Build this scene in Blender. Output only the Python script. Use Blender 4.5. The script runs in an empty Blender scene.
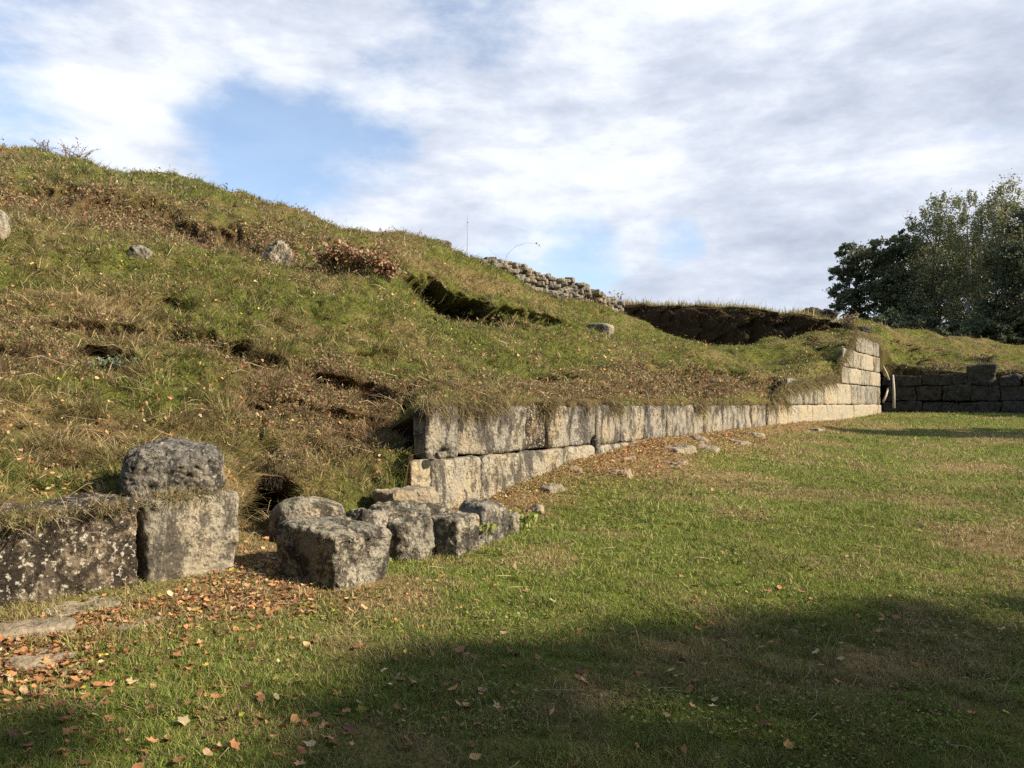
import bpy, bmesh, math, random
import numpy as np
from mathutils import Vector, noise as mn
R = math.radians
rng = np.random.default_rng(7)
random.seed(7)
scn = bpy.context.scene
COL = scn.collection
F = 790.0
EYE = 1.6
PT = math.atan(20.0 / F)
CP, SP = math.cos(PT), math.sin(PT)
SUN_AZ = np.array([0.965, -0.26]); SUN_AZ /= np.linalg.norm(SUN_AZ)
SUN_EL = R(31)

# ------------------------------------------------------------------ helpers
def ray(px, py, D):
    """world point seen at image position (px,py) at forward distance D"""
    px, py, D = np.broadcast_arrays(np.asarray(px, float), np.asarray(py, float), np.asarray(D, float))
    a = (px - 512) / F; b = (384 - py) / F
    dy = CP - b * SP; dz = SP + b * CP
    return np.stack([a * D / dy, D, EYE + dz * D / dy], -1)

def _h(ix, iy, seed):
    n = (ix.astype(np.int64) * 374761393 + iy.astype(np.int64) * 668265263 + seed * 1442695041) & 0x7fffffff
    n = (n ^ (n >> 13)) * 1274126177 & 0x7fffffff
    return ((n ^ (n >> 16)) & 0xffff) / 65535.0

def vn(x, y, seed=0):
    ix = np.floor(x); iy = np.floor(y); fx = x - ix; fy = y - iy
    fx = fx * fx * (3 - 2 * fx); fy = fy * fy * (3 - 2 * fy)
    a = _h(ix, iy, seed); b = _h(ix + 1, iy, seed); c = _h(ix, iy + 1, seed); d = _h(ix + 1, iy + 1, seed)
    return (a * (1 - fx) + b * fx) * (1 - fy) + (c * (1 - fx) + d * fx) * fy

def fbm(x, y, seed=0, octs=4):
    s = 0; amp = 1; tot = 0
    for k in range(octs):
        s = s + amp * vn(x * 2 ** k + 17.3 * k, y * 2 ** k - 9.1 * k, seed + k * 13); tot += amp; amp *= .5
    return s / tot          # 0..1

def sm(a, b, x):
    t = np.clip((x - a) / (b - a), 0, 1); return t * t * (3 - 2 * t)

def mesh_np(name, V, loops, sizes, mat, parent=None, col=None, smooth=False):
    me = bpy.data.meshes.new(name)
    V = np.ascontiguousarray(V, dtype=np.float32)
    me.vertices.add(len(V)); me.vertices.foreach_set('co', V.ravel())
    loops = np.ascontiguousarray(loops, dtype=np.int32); sizes = np.ascontiguousarray(sizes, dtype=np.int32)
    me.loops.add(len(loops)); me.loops.foreach_set('vertex_index', loops)
    starts = np.concatenate([[0], np.cumsum(sizes)[:-1]]).astype(np.int32)
    me.polygons.add(len(sizes)); me.polygons.foreach_set('loop_start', starts); me.polygons.foreach_set('loop_total', sizes)
    if smooth: me.polygons.foreach_set('use_smooth', np.ones(len(sizes), dtype=bool))
    if col is not None:
        at = me.color_attributes.new('Col', 'FLOAT_COLOR', 'POINT')
        c4 = np.ones((len(V), 4), np.float32); c4[:, :3] = col
        at.data.foreach_set('color', c4.ravel())
    me.update(calc_edges=True); me.validate()
    o = bpy.data.objects.new(name, me); COL.objects.link(o)
    if mat: me.materials.append(mat)
    if parent: o.parent = parent
    return o

def bm_obj(name, bm, mat, parent=None, smooth=True):
    me = bpy.data.meshes.new(name); bm.to_mesh(me); bm.free()
    me.materials.append(mat)
    if smooth: me.polygons.foreach_set('use_smooth', [True] * len(me.polygons))
    o = bpy.data.objects.new(name, me); COL.objects.link(o)
    if parent: o.parent = parent
    return o

def tag(o, label=None, cat=None, group=None, kind=None):
    if label: o['label'] = label
    if cat: o['category'] = cat
    if group: o['group'] = group
    if kind: o['kind'] = kind
    return o

def empty(name, loc, label=None, cat=None, group=None):
    o = bpy.data.objects.new(name, None); COL.objects.link(o); o.location = loc; o.empty_display_size = .1
    return tag(o, label, cat, group)

# ------------------------------------------------------------------ materials
def new_mat(name):
    m = bpy.data.materials.new(name); m.use_nodes = True
    nt = m.node_tree; nt.nodes.clear()
    return m, nt
class NT:
    def __init__(s, nt): s.nt = nt
    def n(s, t, **kw):
        nd = s.nt.nodes.new(t)
        for k, v in kw.items():
            if k.startswith('i_'):
                key = k[2:]; key = int(key) if key.isdigit() else key.replace('_', ' ')
                nd.inputs[key].default_value = v
            else: setattr(nd, k, v)
        return nd
    def l(s, a, b): s.nt.links.new(a, b)
    def noise(s, vec, scale, detail=4, rough=.55, dist=0):
        nd = s.n('ShaderNodeTexNoise'); nd.inputs['Scale'].default_value = scale; nd.inputs['Detail'].default_value = detail
        nd.inputs['Roughness'].default_value = rough; nd.inputs['Distortion'].default_value = dist
        s.l(vec, nd.inputs['Vector']); return nd.outputs['Fac']
    def ramp(s, fac, stops):
        nd = s.n('ShaderNodeValToRGB'); cr = nd.color_ramp
        cr.elements[0].position, cr.elements[0].color = stops[0][0], (*stops[0][1], 1)
        cr.elements[1].position, cr.elements[1].color = stops[-1][0], (*stops[-1][1], 1)
        for p, c in stops[1:-1]: cr.elements.new(p).color = (*c, 1)
        s.l(fac, nd.inputs['Fac']); return nd.outputs['Color']
    def step(s, fac, a, b):
        nd = s.n('ShaderNodeMapRange'); nd.interpolation_type = 'SMOOTHSTEP'
        nd.inputs['From Min'].default_value = a; nd.inputs['From Max'].default_value = b
        s.l(fac, nd.inputs['Value']); return nd.outputs['Result']
    def math(s, op, a, b=None):
        nd = s.n('ShaderNodeMath', operation=op)
        for i, v in enumerate((a, b)):
            if v is None: continue
            if isinstance(v, (int, float)): nd.inputs[i].default_value = v
            else: s.l(v, nd.inputs[i])
        return nd.outputs[0]
    def mix(s, fac, a, b, mode='MIX'):
        nd = s.n('ShaderNodeMix', data_type='RGBA', blend_type=mode)
        for sock, v in ((nd.inputs[0], fac), (nd.inputs[6], a), (nd.inputs[7], b)):
            if isinstance(v, (int, float)): sock.default_value = v
            elif isinstance(v, tuple): sock.default_value = (*v, 1)
            else: s.l(v, sock)
        return nd.outputs[2]

def stone_mat(name,  light=(.46, .40, .29), mid=(.33, .29, .22), dark=(.045, .042, .036), dk=.5, spk=.5, vert=True, bump=.6, moss=.0, band=0, lt=.60):
    m, nt = new_mat(name); N = NT(nt)
    geo = N.n('ShaderNodeNewGeometry'); pos = geo.outputs['Position']
    oi = N.n('ShaderNodeObjectInfo')
    off = N.n('ShaderNodeVectorMath', operation='MULTIPLY_ADD')
    off.inputs[1].default_value = (1, 1, 1); N.l(pos, off.inputs[0])
    cmb = N.n('ShaderNodeCombineXYZ'); N.l(N.math('MULTIPLY', oi.outputs['Random'], 13.0), cmb.inputs[0]); N.l(cmb.outputs[0], off.inputs[2])
    p = off.outputs[0]
    mp = N.n('ShaderNodeMapping'); mp.inputs['Scale'].default_value = (1, 1, .42 if vert else .9); N.l(p, mp.inputs['Vector'])
    streak = N.noise(mp.outputs[0], 5.5, 7, .68, .3)
    patch = N.noise(p, 2.6, 5, .6, .4)
    fine = N.noise(p, 38, 5, .7)
    big = N.noise(p, 1.3, 2)
    base = N.mix(N.step(patch, .35, .65), mid, light)
    base = N.mix(N.step(big, .45, .7), base, (light[0] * .95, light[1] * .86, light[2] * .72))
    base = N.mix(.55, base, N.ramp(fine, [(.3, (.45, .43, .40)), (.5, (.85, .84, .82)), (.7, (1.15, 1.13, 1.08))]), 'MULTIPLY')
    dmask = N.step(N.math('ADD', streak, N.math('MULTIPLY', fine, .22)), .98 - dk * .62, 1.06 - dk * .62 + .02)
    dmask2 = N.step(N.math('ADD', N.noise(p, 9, 6, .72), N.math('MULTIPLY', patch, .35)), .92 - dk * .35, 1.02 - dk * .35)
    mot = N.step(N.math('ADD', N.noise(p, 24, 6, .78), N.math('MULTIPLY', patch, .35)), .87 - dk * .26, .95 - dk * .26)
    d = N.math('MAXIMUM', N.math('MULTIPLY', dmask, .88), N.math('MULTIPLY', dmask2, .8))
    d = N.math('MAXIMUM', d, N.math('MULTIPLY', mot, .8))
    base = N.mix(d, base, dark)
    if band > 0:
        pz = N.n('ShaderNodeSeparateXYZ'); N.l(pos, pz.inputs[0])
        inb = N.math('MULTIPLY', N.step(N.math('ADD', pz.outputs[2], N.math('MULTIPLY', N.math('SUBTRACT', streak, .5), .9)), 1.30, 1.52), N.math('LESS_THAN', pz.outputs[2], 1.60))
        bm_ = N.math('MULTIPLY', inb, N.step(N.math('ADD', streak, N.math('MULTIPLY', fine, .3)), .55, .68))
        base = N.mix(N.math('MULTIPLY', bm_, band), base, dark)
    lich = N.step(N.noise(p, 30, 4, .6), lt, lt + .05)
    base = N.mix(N.math('MULTIPLY', lich, spk), base, (.46, .42, .34))
    if moss > 0:
        nz = N.n('ShaderNodeSeparateXYZ'); N.l(geo.outputs['Normal'], nz.inputs[0])
        mm = N.math('MULTIPLY', N.step(nz.outputs[2], .3, .8), N.step(N.noise(p, 7, 5), .45, .6))
        base = N.mix(N.math('MULTIPLY', mm, moss), base, (.09, .10, .035))
    b = N.n('ShaderNodeBsdfPrincipled'); b.inputs['Roughness'].default_value = .93
    b.inputs['Specular IOR Level'].default_value = .2
    N.l(base, b.inputs['Base Color'])
    vor = N.n('ShaderNodeTexVoronoi'); vor.inputs['Scale'].default_value = 30; N.l(p, vor.inputs['Vector'])
    hgt = N.math('ADD', N.math('MULTIPLY', N.noise(p, 14, 8, .7), 1.0), N.math('MULTIPLY', vor.outputs['Distance'], .35))
    hgt = N.math('SUBTRACT', hgt, N.math('MULTIPLY', dmask2, .25))
    bu = N.n('ShaderNodeBump'); bu.inputs['Strength'].default_value = bump; bu.inputs['Distance'].default_value = .05
    N.l(hgt, bu.inputs['Height']); N.l(bu.outputs[0], b.inputs['Normal'])
    out = N.n('ShaderNodeOutputMaterial'); N.l(b.outputs[0], out.inputs[0])
    return m

def attr_mat(name, trans=.3, rough=.7, spec=.15, gain=1.0):
    m, nt = new_mat(name); N = NT(nt)
    at = N.n('ShaderNodeAttribute', attribute_name='Col')
    d = N.n('ShaderNodeBsdfPrincipled'); d.inputs['Roughness'].default_value = rough; d.inputs['Specular IOR Level'].default_value = spec
    N.l(at.outputs['Color'], d.inputs['Base Color'])
    out = N.n('ShaderNodeOutputMaterial')
    if trans > 0:
        t = N.n('ShaderNodeBsdfTranslucent'); N.l(at.outputs['Color'], t.inputs['Color'])
        mx = N.n('ShaderNodeMixShader'); mx.inputs[0].default_value = trans
        N.l(d.outputs[0], mx.inputs[1]); N.l(t.outputs[0], mx.inputs[2]); N.l(mx.outputs[0], out.inputs[0])
    else: N.l(d.outputs[0], out.inputs[0])
    return m

def ground_mat(name):
    m, nt = new_mat(name); N = NT(nt)
    at = N.n('ShaderNodeAttribute', attribute_name='Col')
    geo = N.n('ShaderNodeNewGeometry'); p = geo.outputs['Position']
    f1 = N.noise(p, 34, 6, .7); f2 = N.noise(p, 6, 5, .65)
    c = N.mix(.75, at.outputs['Color'], N.ramp(f1, [(.32, (.35, .33, .3)), (.5, (.9, .88, .8)), (.68, (1.6, 1.45, 1.1))]), 'MULTIPLY')
    c = N.mix(.5, c, N.ramp(f2, [(.35, (.6, .62, .5)), (.65, (1.35, 1.25, 1.1))]), 'MULTIPLY')
    b = N.n('ShaderNodeBsdfPrincipled'); b.inputs['Roughness'].default_value = 1; b.inputs['Specular IOR Level'].default_value = .05
    N.l(c, b.inputs['Base Color'])
    bu = N.n('ShaderNodeBump'); bu.inputs['Strength'].default_value = .8; bu.inputs['Distance'].default_value = .05
    N.l(N.math('ADD', f1, f2), bu.inputs['Height']); N.l(bu.outputs[0], b.inputs['Normal'])
    out = N.n('ShaderNodeOutputMaterial'); N.l(b.outputs[0], out.inputs[0])
    return m

M_ground = ground_mat('soil_and_thatch')
M_grass = attr_mat('grass_blades', .28)
M_leaf = attr_mat('fallen_leaf', .2, .6, .2)
M_crown = attr_mat('tree_foliage', .35, .6, .2)
M_bark = stone_mat('bark', (.16, .14, .11), (.09, .075, .06), (.03, .026, .02), .45, .1, True, .8)
M_birch = stone_mat('birch_bark', (.42, .40, .36), (.32, .30, .27), (.05, .045, .04), .35, .1, False, .3)
M_wood = stone_mat('pale_wood', (.42, .38, .32), (.34, .30, .25), (.12, .1, .08), .2, .0, True, .3)
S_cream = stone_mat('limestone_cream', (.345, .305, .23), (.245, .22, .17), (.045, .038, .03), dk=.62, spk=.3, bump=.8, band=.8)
S_clean = stone_mat('limestone_clean', (.355, .31, .225), (.27, .24, .18), (.09, .076, .056), .50, .15, bump=.7)
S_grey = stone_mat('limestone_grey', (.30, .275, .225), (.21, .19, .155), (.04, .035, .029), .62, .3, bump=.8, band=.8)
S_fallen = stone_mat('limestone_fallen', (.38, .34, .265), (.20, .18, .14), (.026, .022, .017), .64, .35, False, bump=1.0, moss=.15)
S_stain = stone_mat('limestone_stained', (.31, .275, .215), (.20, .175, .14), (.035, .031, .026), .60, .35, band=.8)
S_black = stone_mat('limestone_black_lichen', (.26, .205, .14), (.10, .078, .054), (.018, .014, .010), .68, .8, False, 1.0, lt=.57)
S_rock = stone_mat('rock_grey', (.25, .235, .205), (.13, .122, .108), (.022, .02, .017), .62, .5, False, 1.0)
S_slab = stone_mat('slab', (.30, .25, .18), (.21, .175, .125), (.08, .06, .045), .42, .2, False, .7, moss=.12)
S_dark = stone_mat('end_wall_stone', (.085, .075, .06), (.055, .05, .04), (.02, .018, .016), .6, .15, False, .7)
S_hole = stone_mat('wall_core_soil', (.06, .045, .03), (.04, .03, .02), (.01, .009, .008), .5, .0, False, .7)

# ------------------------------------------------------------------ wall frame
WA = np.array([-1.0, 8.2]); WD = np.array([.561, .828]); WN = np.array([.828, -.561])
def wallY(px): return 6.551 / (.677 - (px - 512) / F)
def wallu(px): return (wallY(px) - 8.2) / .828
def lawn_z(X, Y, bumps=True):
    X = np.asarray(X, float); Y = np.asarray(Y, float)
    u = (X - WA[0]) * WD[0] + (Y - WA[1]) * WD[1]; v = (X - WA[0]) * WN[0] + (Y - WA[1]) * WN[1]
    r = np.interp(u, [-9, -5, -3, -1.4, 0, 1.2, 3.2, 5.4, 9, 13.6, 20, 27, 31], [.3, .36, .34, .16, .12, .16, .40, .52, .46, .36, .12, .0, 0])
    z = .04 * np.clip(Y, -6, 36) + r * np.exp(-np.clip(v, 0, 99) / 1.15)
    z = z + .12 * sm(12, 24, X) * sm(20, 30, Y)
    if bumps:
        z = z + (fbm(X * .7, Y * .7, 3, 3) - .5) * .10 * np.exp(-np.hypot(X, Y) / 60) + (fbm(X * 4, Y * 4, 5, 2) - .5) * .035 * np.exp(-np.hypot(X, Y) / 40)
    return z

GREEN = np.array([.150, .172, .042]); DGREEN = np.array([.08, .10, .026]); BRIGHT = np.array([.215, .245, .058])
STRAW = np.array([.38, .29, .15]); BROWN = np.array([.225, .165, .095]); DBROWN = np.array([.085, .056, .034])
OLIVE = np.array([.22, .195, .075]); RUST = np.array([.27, .13, .07]); SOIL = np.array([.10, .07, .042])

def bl(px, py, cx, cy, rx, ry): return np.exp(-(((px - cx) / rx) ** 2 + ((py - cy) / ry) ** 2))
def to_px(X, Y, Z):
    dz = Z - EYE; fw = Y * CP + dz * SP; up = -Y * SP + dz * CP
    fw = np.where(fw < .1, .1, fw)
    return 512 + F * X / fw, 384 - F * up / fw

# dryness of the lawn (0 green .. 1 bare/straw) in world space
def lawn_dry(X, Y):
    n = fbm(X * .9, Y * .9, 21, 4); n2 = fbm(X * 3.1, Y * 3.1, 25, 3)
    d = -.02 + .75 * sm(.46, .74, n) + .35 * sm(.48, .75, n2)
    px, py = to_px(X, Y, lawn_z(X, Y, False))
    u = (X - WA[0]) * WD[0] + (Y - WA[1]) * WD[1]; v = (X - WA[0]) * WN[0] + (Y - WA[1]) * WN[1]
    d = d + .5 * bl(px, py, 945, 467, 45, 8) + .35 * bl(px, py, 990, 540, 60, 18) + .25 * bl(px, py, 330, 640, 130, 40) + .2 * bl(px, py, 760, 520, 60, 18)
    d = d - .45 * bl(px, py, 640, 530, 110, 40) - .3 * bl(px, py, 850, 500, 60, 12) - .25 * bl(px, py, 560, 590, 70, 25) - .35 * bl(px, py, 520, 530, 40, 16) - .25 * sm(430, 415, py)
    near = np.exp(-np.clip(v, 0, 99) / .75) * sm(-1.2, .5, u) * (1 - sm(20, 27, u) * .6)
    d = d + 1.0 * near + .9 * bl(px, py, 60, 615, 120, 26) + .7 * bl(px, py, 240, 595, 90, 16) + 1.3 * bl(px, py, 258, 558, 46, 40) + .5 * bl(px, py, 20, 680, 60, 40)
    return np.clip(d, 0, 1.3)

# ------------------------------------------------------------------ lawn sheet
def build_lawn():
    na, nr = 560, 300
    r = np.concatenate([[0.0], np.geomspace(.6, 900, nr - 1)])
    th = np.linspace(0, 2 * np.pi, na, endpoint=False)
    RR, TT = np.meshgrid(r, th, indexing='ij')
    X = RR * np.sin(TT); Y = RR * np.cos(TT)
    Z = lawn_z(X, Y)
    V = np.stack([X, Y, Z], -1).reshape(-1, 3)
    i, j = np.meshgrid(np.arange(nr - 1), np.arange(na), indexing='ij'); j2 = (j + 1) % na
    q = np.stack([i * na + j, (i + 1) * na + j, (i + 1) * na + j2, i * na + j2], -1).reshape(-1, 4)[:, ::-1]
    d = np.clip(lawn_dry(V[:, 0], V[:, 1]), 0, 1)[:, None]
    c = (np.array([.145, .19, .036]) * .66 + OLIVE * .1) * (1 - d) + (STRAW * .35 + SOIL * .75) * d
    o = mesh_np('lawn', V, q.ravel(), np.full(len(q), 4), M_ground, col=c, smooth=True)
    return tag(o, kind='structure')
build_lawn()

# ------------------------------------------------------------------ hill
WZ = lambda D, z: 384 + 20 + (EYE - z) / D * F      # approx. image y of height z
def wl(px, z=1.63, dd=.14):
    D = float(wallY(px)) + dd; return (WZ(D, z), D)
HC = {
 -500: [(556,3.5),(520,4.0),(430,5.0),(320,6.5),(200,8.5),(110,10.5),(0,14),(20,22)],
 -150: [(512,4.3),(470,5.1),(405,6.3),(330,8.2),(255,10.6),(185,13.2),(105,18),(120,25)],
 0: [(502,4.92),(460,5.7),(400,6.9),(330,9.0),(270,11.5),(215,14.5),(150,20),(165,27)],
 60: [(500,5.2),(458,6.0),(400,7.2),(330,9.4),(275,11.9),(222,15.0),(159,20.3),(172,27)],
 120: [(499,5.5),(455,6.3),(400,7.6),(335,9.8),(280,12.3),(230,15.5),(173,20.5),(190,28)],
 205: [(500,5.95),(460,6.7),(405,8.1),(340,10.3),(285,12.8),(244,16.2),(192,21.2),(205,28)],
 245: [(556,6.3),(492,7.1),(410,8.4),(345,10.6),(290,13.2),(252,16.6),(205,21.7),(220,29)],
 292: [(545,6.9),(482,7.5),(405,8.9),(345,11.0),(296,13.7),(262,17.2),(220,22.5),(235,29)],
 340: [(520,7.4),(465,8.0),(402,9.2),(345,11.3),(302,14),(270,17.5),(233,23),(250,30)],
 400: [(503,7.9),(452,8.5),(402,9.8),(350,12),(310,15),(280,18.5),(237,24.5),(252,31)],
 424: [wl(424),(392,9.3),(375,10.5),(350,12.6),(318,15.6),(288,19.3),(240,25.5),(256,33)],
 500: [wl(500),(393,10.4),(378,11.8),(357,14),(333,17),(306,21.5),(274,28),(288,36)],
 530: [wl(530),(392,11.1),(377,12.6),(358,14.8),(338,17.8),(314,22.2),(293,28.6),(303,36)],
 560: [wl(560),(391,11.9),(377,13.5),(360,15.8),(343,18.6),(321,23),(302,29.3),(310,37)],
 600: [wl(600),(391,12.9),(377,14.6),(361,17),(346,19.8),(327,24),(308,30),(318,38)],
 620: [wl(620),(391,13.4),(377,15.2),(361,17.5),(348,20.5),(332,25),(312,31),(324,37)],
 680: [wl(680),(391,15.5),(377,17.5),(366,20),(356,22.5),(347,26),(338,31),(352,34.5)],
 722: [wl(722),(393,17.3),(382,19.2),(371,21.5),(363,24),(357,27),(353,30),(368,33)],
 768: [wl(768,1.66,.0),(393,19.8),(383,21.3),(370,23.5),(360,26),(352,28.5),(345,31),(358,34)],
 782: [wl(782,1.92,-.06),(388,20.4),(380,21.8),(369,23.7),(359,26.2),(351,28.7),(344,31.2),(354,34.5)],
 793: [wl(793,2.02,-.08),(386,20.8),(377,22.2),(367,24),(357,26.5),(349,29),(342,31.5),(352,35)],
 815: [wl(815,2.12,-.08),(371,23.7),(362,24.6),(354,26),(347,27.8),(341,29.8),(335,32.5),(345,38)],
 837: [wl(837,2.36,-.08),(362,25.9),(352,26.6),(346,27.6),(341,29),(336,31.5),(330,34.5),(340,40)],
 847: [wl(847,3.1,-.04),(350,27),(344,27.8),(339,29),(335,31),(330,33.5),(326,36),(336,41)],
 858: [wl(858,3.98,.04),(342,28.8),(340,29.5),(337,30.5),(333,32),(330,34),(326,37),(335,42)],
 880: [wl(880,4.06),(341,32),(338,32.7),(336,33.7),(333,35),(331,37),(328,40),(335,46)],
 886: [(352,32.2),(346,32.8),(343,33.5),(340,34.5),(336,36),(333,38),(328,41),(335,47)],
 898: [(366,32.3),(359,33),(352,34),(346,35.4),(341,37),(336,39),(330,42),(335,48)],
 960: [(372,31.6),(366,32.6),(360,34),(354,35.5),(349,37.5),(343,40),(340,44),(342,50)],
 1024: [(374,30.6),(370,31.8),(366,33.4),(361,35.5),(357,38),(354,41),(350,45),(352,52)],
 1400: [(392,26),(388,28),(382,30.5),(377,33.5),(372,36),(367,40),(362,46),(364,54)],
}
HOLLOW = [(408,284,7,.9),(425,291,11,1.6),(445,299,12,1.7),(470,305,10,1.5),(495,313,8,1.2),(520,319,7,1.1),(550,324,6,.9),(580,327,5,.6),(592,330,3,.4)]
SCARPS = [([(-60, 178), (60, 196), (170, 214), (250, 236), (300, 250)], 11, .30), ([(-60, 308), (60, 318), (180, 326), (250, 345), (330, 372), (400, 395)], 12, .22),
 ([(-40, 352), (80, 350), (140, 366)], 10, .22), ([(230, 396), (330, 410), (400, 420)], 12, .16), ([(520, 372), (640, 366), (760, 376)], 6, .16), ([(560, 392), (660, 384), (760, 388)], 5, .16)]
DENTS = [(95,360,34,12,.38),(125,372,22,9,.28),(205,337,20,8,.30),(238,352,16,11,.50),(262,368,16,8,.40),(40,330,22,9,.25),
 (413,424,11,28,1.5),(275,500,26,18,.9),(255,520,18,22,.6),(235,238,30,9,.35),(300,262,25,7,.2),(245,250,20,9,.45),(120,215,60,12,.35),(40,195,50,12,.35),
 (829,352,13,9,.7),(815,345,12,6,.5),(330,400,30,10,.22),(370,350,28,7,.18),(160,300,40,6,.2),(600,316,10,5,.2),
 (290,410,22,8,.2),(350,440,24,9,.25),(700,385,24,5,.18),(640,372,25,5,.15),(930,352,22,6,.5),(985,357,18,6,.5),(905,345,14,5,.3),(780,393,12,9,.45)]
def build_hill():
    pxs = np.arange(-500, 1400.1, 2.5); keys = sorted(HC)
    nrow = 8
    PY = np.zeros((nrow, len(pxs))); DD = PY.copy()
    for r in range(nrow):
        PY[r] = np.interp(pxs, keys, [HC[k][r][0] for k in keys]); DD[r] = np.interp(pxs, keys, [HC[k][r][1] for k in keys])
    # small smoothing between the control columns
    def blur(a, w, ax):
        k = np.hanning(w + 2)[1:-1]; k /= k.sum()
        pad = [(0, 0)] * a.ndim; pad[ax] = (w // 2, w // 2)
        return np.apply_along_axis(lambda m: np.convolve(m, k, 'valid'), ax, np.pad(a, pad, mode='edge'))
    for r in range(nrow):
        w = 7 if r == 0 else 13
        PY[r] = blur(PY[r], w, 0); DD[r] = blur(DD[r], w, 0)
    P = np.stack([ray(pxs, PY[r], DD[r]) for r in range(nrow)])          # rows, cols, 3
    foot = P[0].copy(); foot[:, 0] -= .10; foot[:, 1] += .12; foot[:, 2] -= .9
    back = P[-1].copy(); sc = 95.0 / back[:, 1]; back[:, 0] *= sc; back[:, 1] *= sc; back[:, 2] = 1.0
    P = np.concatenate([foot[None], P, back[None]])
    steps = [10, 34, 50, 62, 62, 58, 58, 40, 14]
    rows = []; tt = []
    # Catmull-Rom between rows (kept linear at the lip)
    nseg = len(P) - 1
    for s in range(nseg):
        n = steps[s]; t = np.linspace(0, 1, n, endpoint=(s == nseg - 1))[:, None, None]
        p1, p2 = P[s], P[s + 1]
        if s == 0 or s >= nseg - 1: q = p1 * (1 - t) + p2 * t
        else:
            p0 = P[s - 1] if s > 1 else p1 - (p2 - p1); p3 = P[s + 2] if s < nseg - 2 else p2 + (p2 - p1)
            q = .5 * ((2 * p1) + (p2 - p0) * t + (2 * p0 - 5 * p1 + 4 * p2 - p3) * t ** 2 + (3 * p1 - p0 - 3 * p2 + p3) * t ** 3)
        rows.append(q); tt.append(s + t[:, 0, 0])
    G = np.concatenate(rows); T = np.concatenate(tt)
    X, Y, Z = G[..., 0], G[..., 1], G[..., 2]
    px, py = to_px(X, Y, Z)
    amp = sm(1.0, 1.5, T)[:, None] * np.ones_like(X)
    sky = 1 - .75 * sm(7.0, 7.9, T)[:, None]
    n1 = fbm(X * .8 + 50, Y * .8 + 50, 31, 4) - .5; n2 = fbm(X * 2.6 + 50, Y * 2.6 + 50, 37, 4) - .5
    n3 = fbm(X * 7 + 50, Y * 7 + 50, 41, 2) - .5
    dist = np.clip(Y / 14, .5, 1.6)
    n0 = fbm(X * .35 + 20, Y * .35 + 50, 33, 2) - .5
    Z = Z + amp * sky * (n0 * .45 * dist + n1 * .40 * dist + n2 * .13 + n3 * .04)
    # tussocks
    rid = np.abs(fbm(X * 1.7 + 80, Y * 1.7 + 90, 57, 3) - .5) * 2
    Z = Z - amp * sky * .10 * sm(.14, .0, rid) * sm(700, 300, px)
    lip = np.exp(-((T - 1.0) / .22) ** 2)[:, None]
    Z = Z + lip * (n2 * .22 + n3 * .08)
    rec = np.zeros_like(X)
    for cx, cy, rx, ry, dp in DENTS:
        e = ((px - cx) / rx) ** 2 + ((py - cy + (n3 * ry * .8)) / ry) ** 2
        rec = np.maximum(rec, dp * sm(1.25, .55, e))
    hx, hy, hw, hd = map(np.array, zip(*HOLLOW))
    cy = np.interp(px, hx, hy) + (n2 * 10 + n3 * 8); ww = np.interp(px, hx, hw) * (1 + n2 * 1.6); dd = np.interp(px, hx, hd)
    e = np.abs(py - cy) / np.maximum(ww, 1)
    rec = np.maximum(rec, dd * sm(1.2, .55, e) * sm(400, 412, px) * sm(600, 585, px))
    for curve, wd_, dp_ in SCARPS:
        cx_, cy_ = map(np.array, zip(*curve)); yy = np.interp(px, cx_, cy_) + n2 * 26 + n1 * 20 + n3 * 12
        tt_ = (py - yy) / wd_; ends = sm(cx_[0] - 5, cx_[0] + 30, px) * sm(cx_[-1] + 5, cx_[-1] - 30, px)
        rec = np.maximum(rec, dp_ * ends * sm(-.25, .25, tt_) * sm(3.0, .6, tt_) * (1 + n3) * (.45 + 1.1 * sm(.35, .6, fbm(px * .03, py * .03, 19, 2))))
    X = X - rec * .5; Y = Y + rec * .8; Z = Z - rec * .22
    G = np.stack([X, Y, Z], -1)
    nr, nc = X.shape
    i, j = np.meshgrid(np.arange(nr - 1), np.arange(nc - 1), indexing='ij')
    q = np.stack([i * nc + j, i * nc + j + 1, (i + 1) * nc + j + 1, (i + 1) * nc + j], -1).reshape(-1, 4)
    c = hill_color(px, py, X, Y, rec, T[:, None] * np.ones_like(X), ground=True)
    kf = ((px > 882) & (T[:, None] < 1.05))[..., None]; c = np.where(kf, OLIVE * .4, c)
    o = mesh_np('hill', G.reshape(-1, 3), q.ravel(), np.full(len(q), 4), M_ground, col=c.reshape(-1, 3), smooth=True)
    tag(o, kind='structure')
    return G, px, py, rec, T

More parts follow.
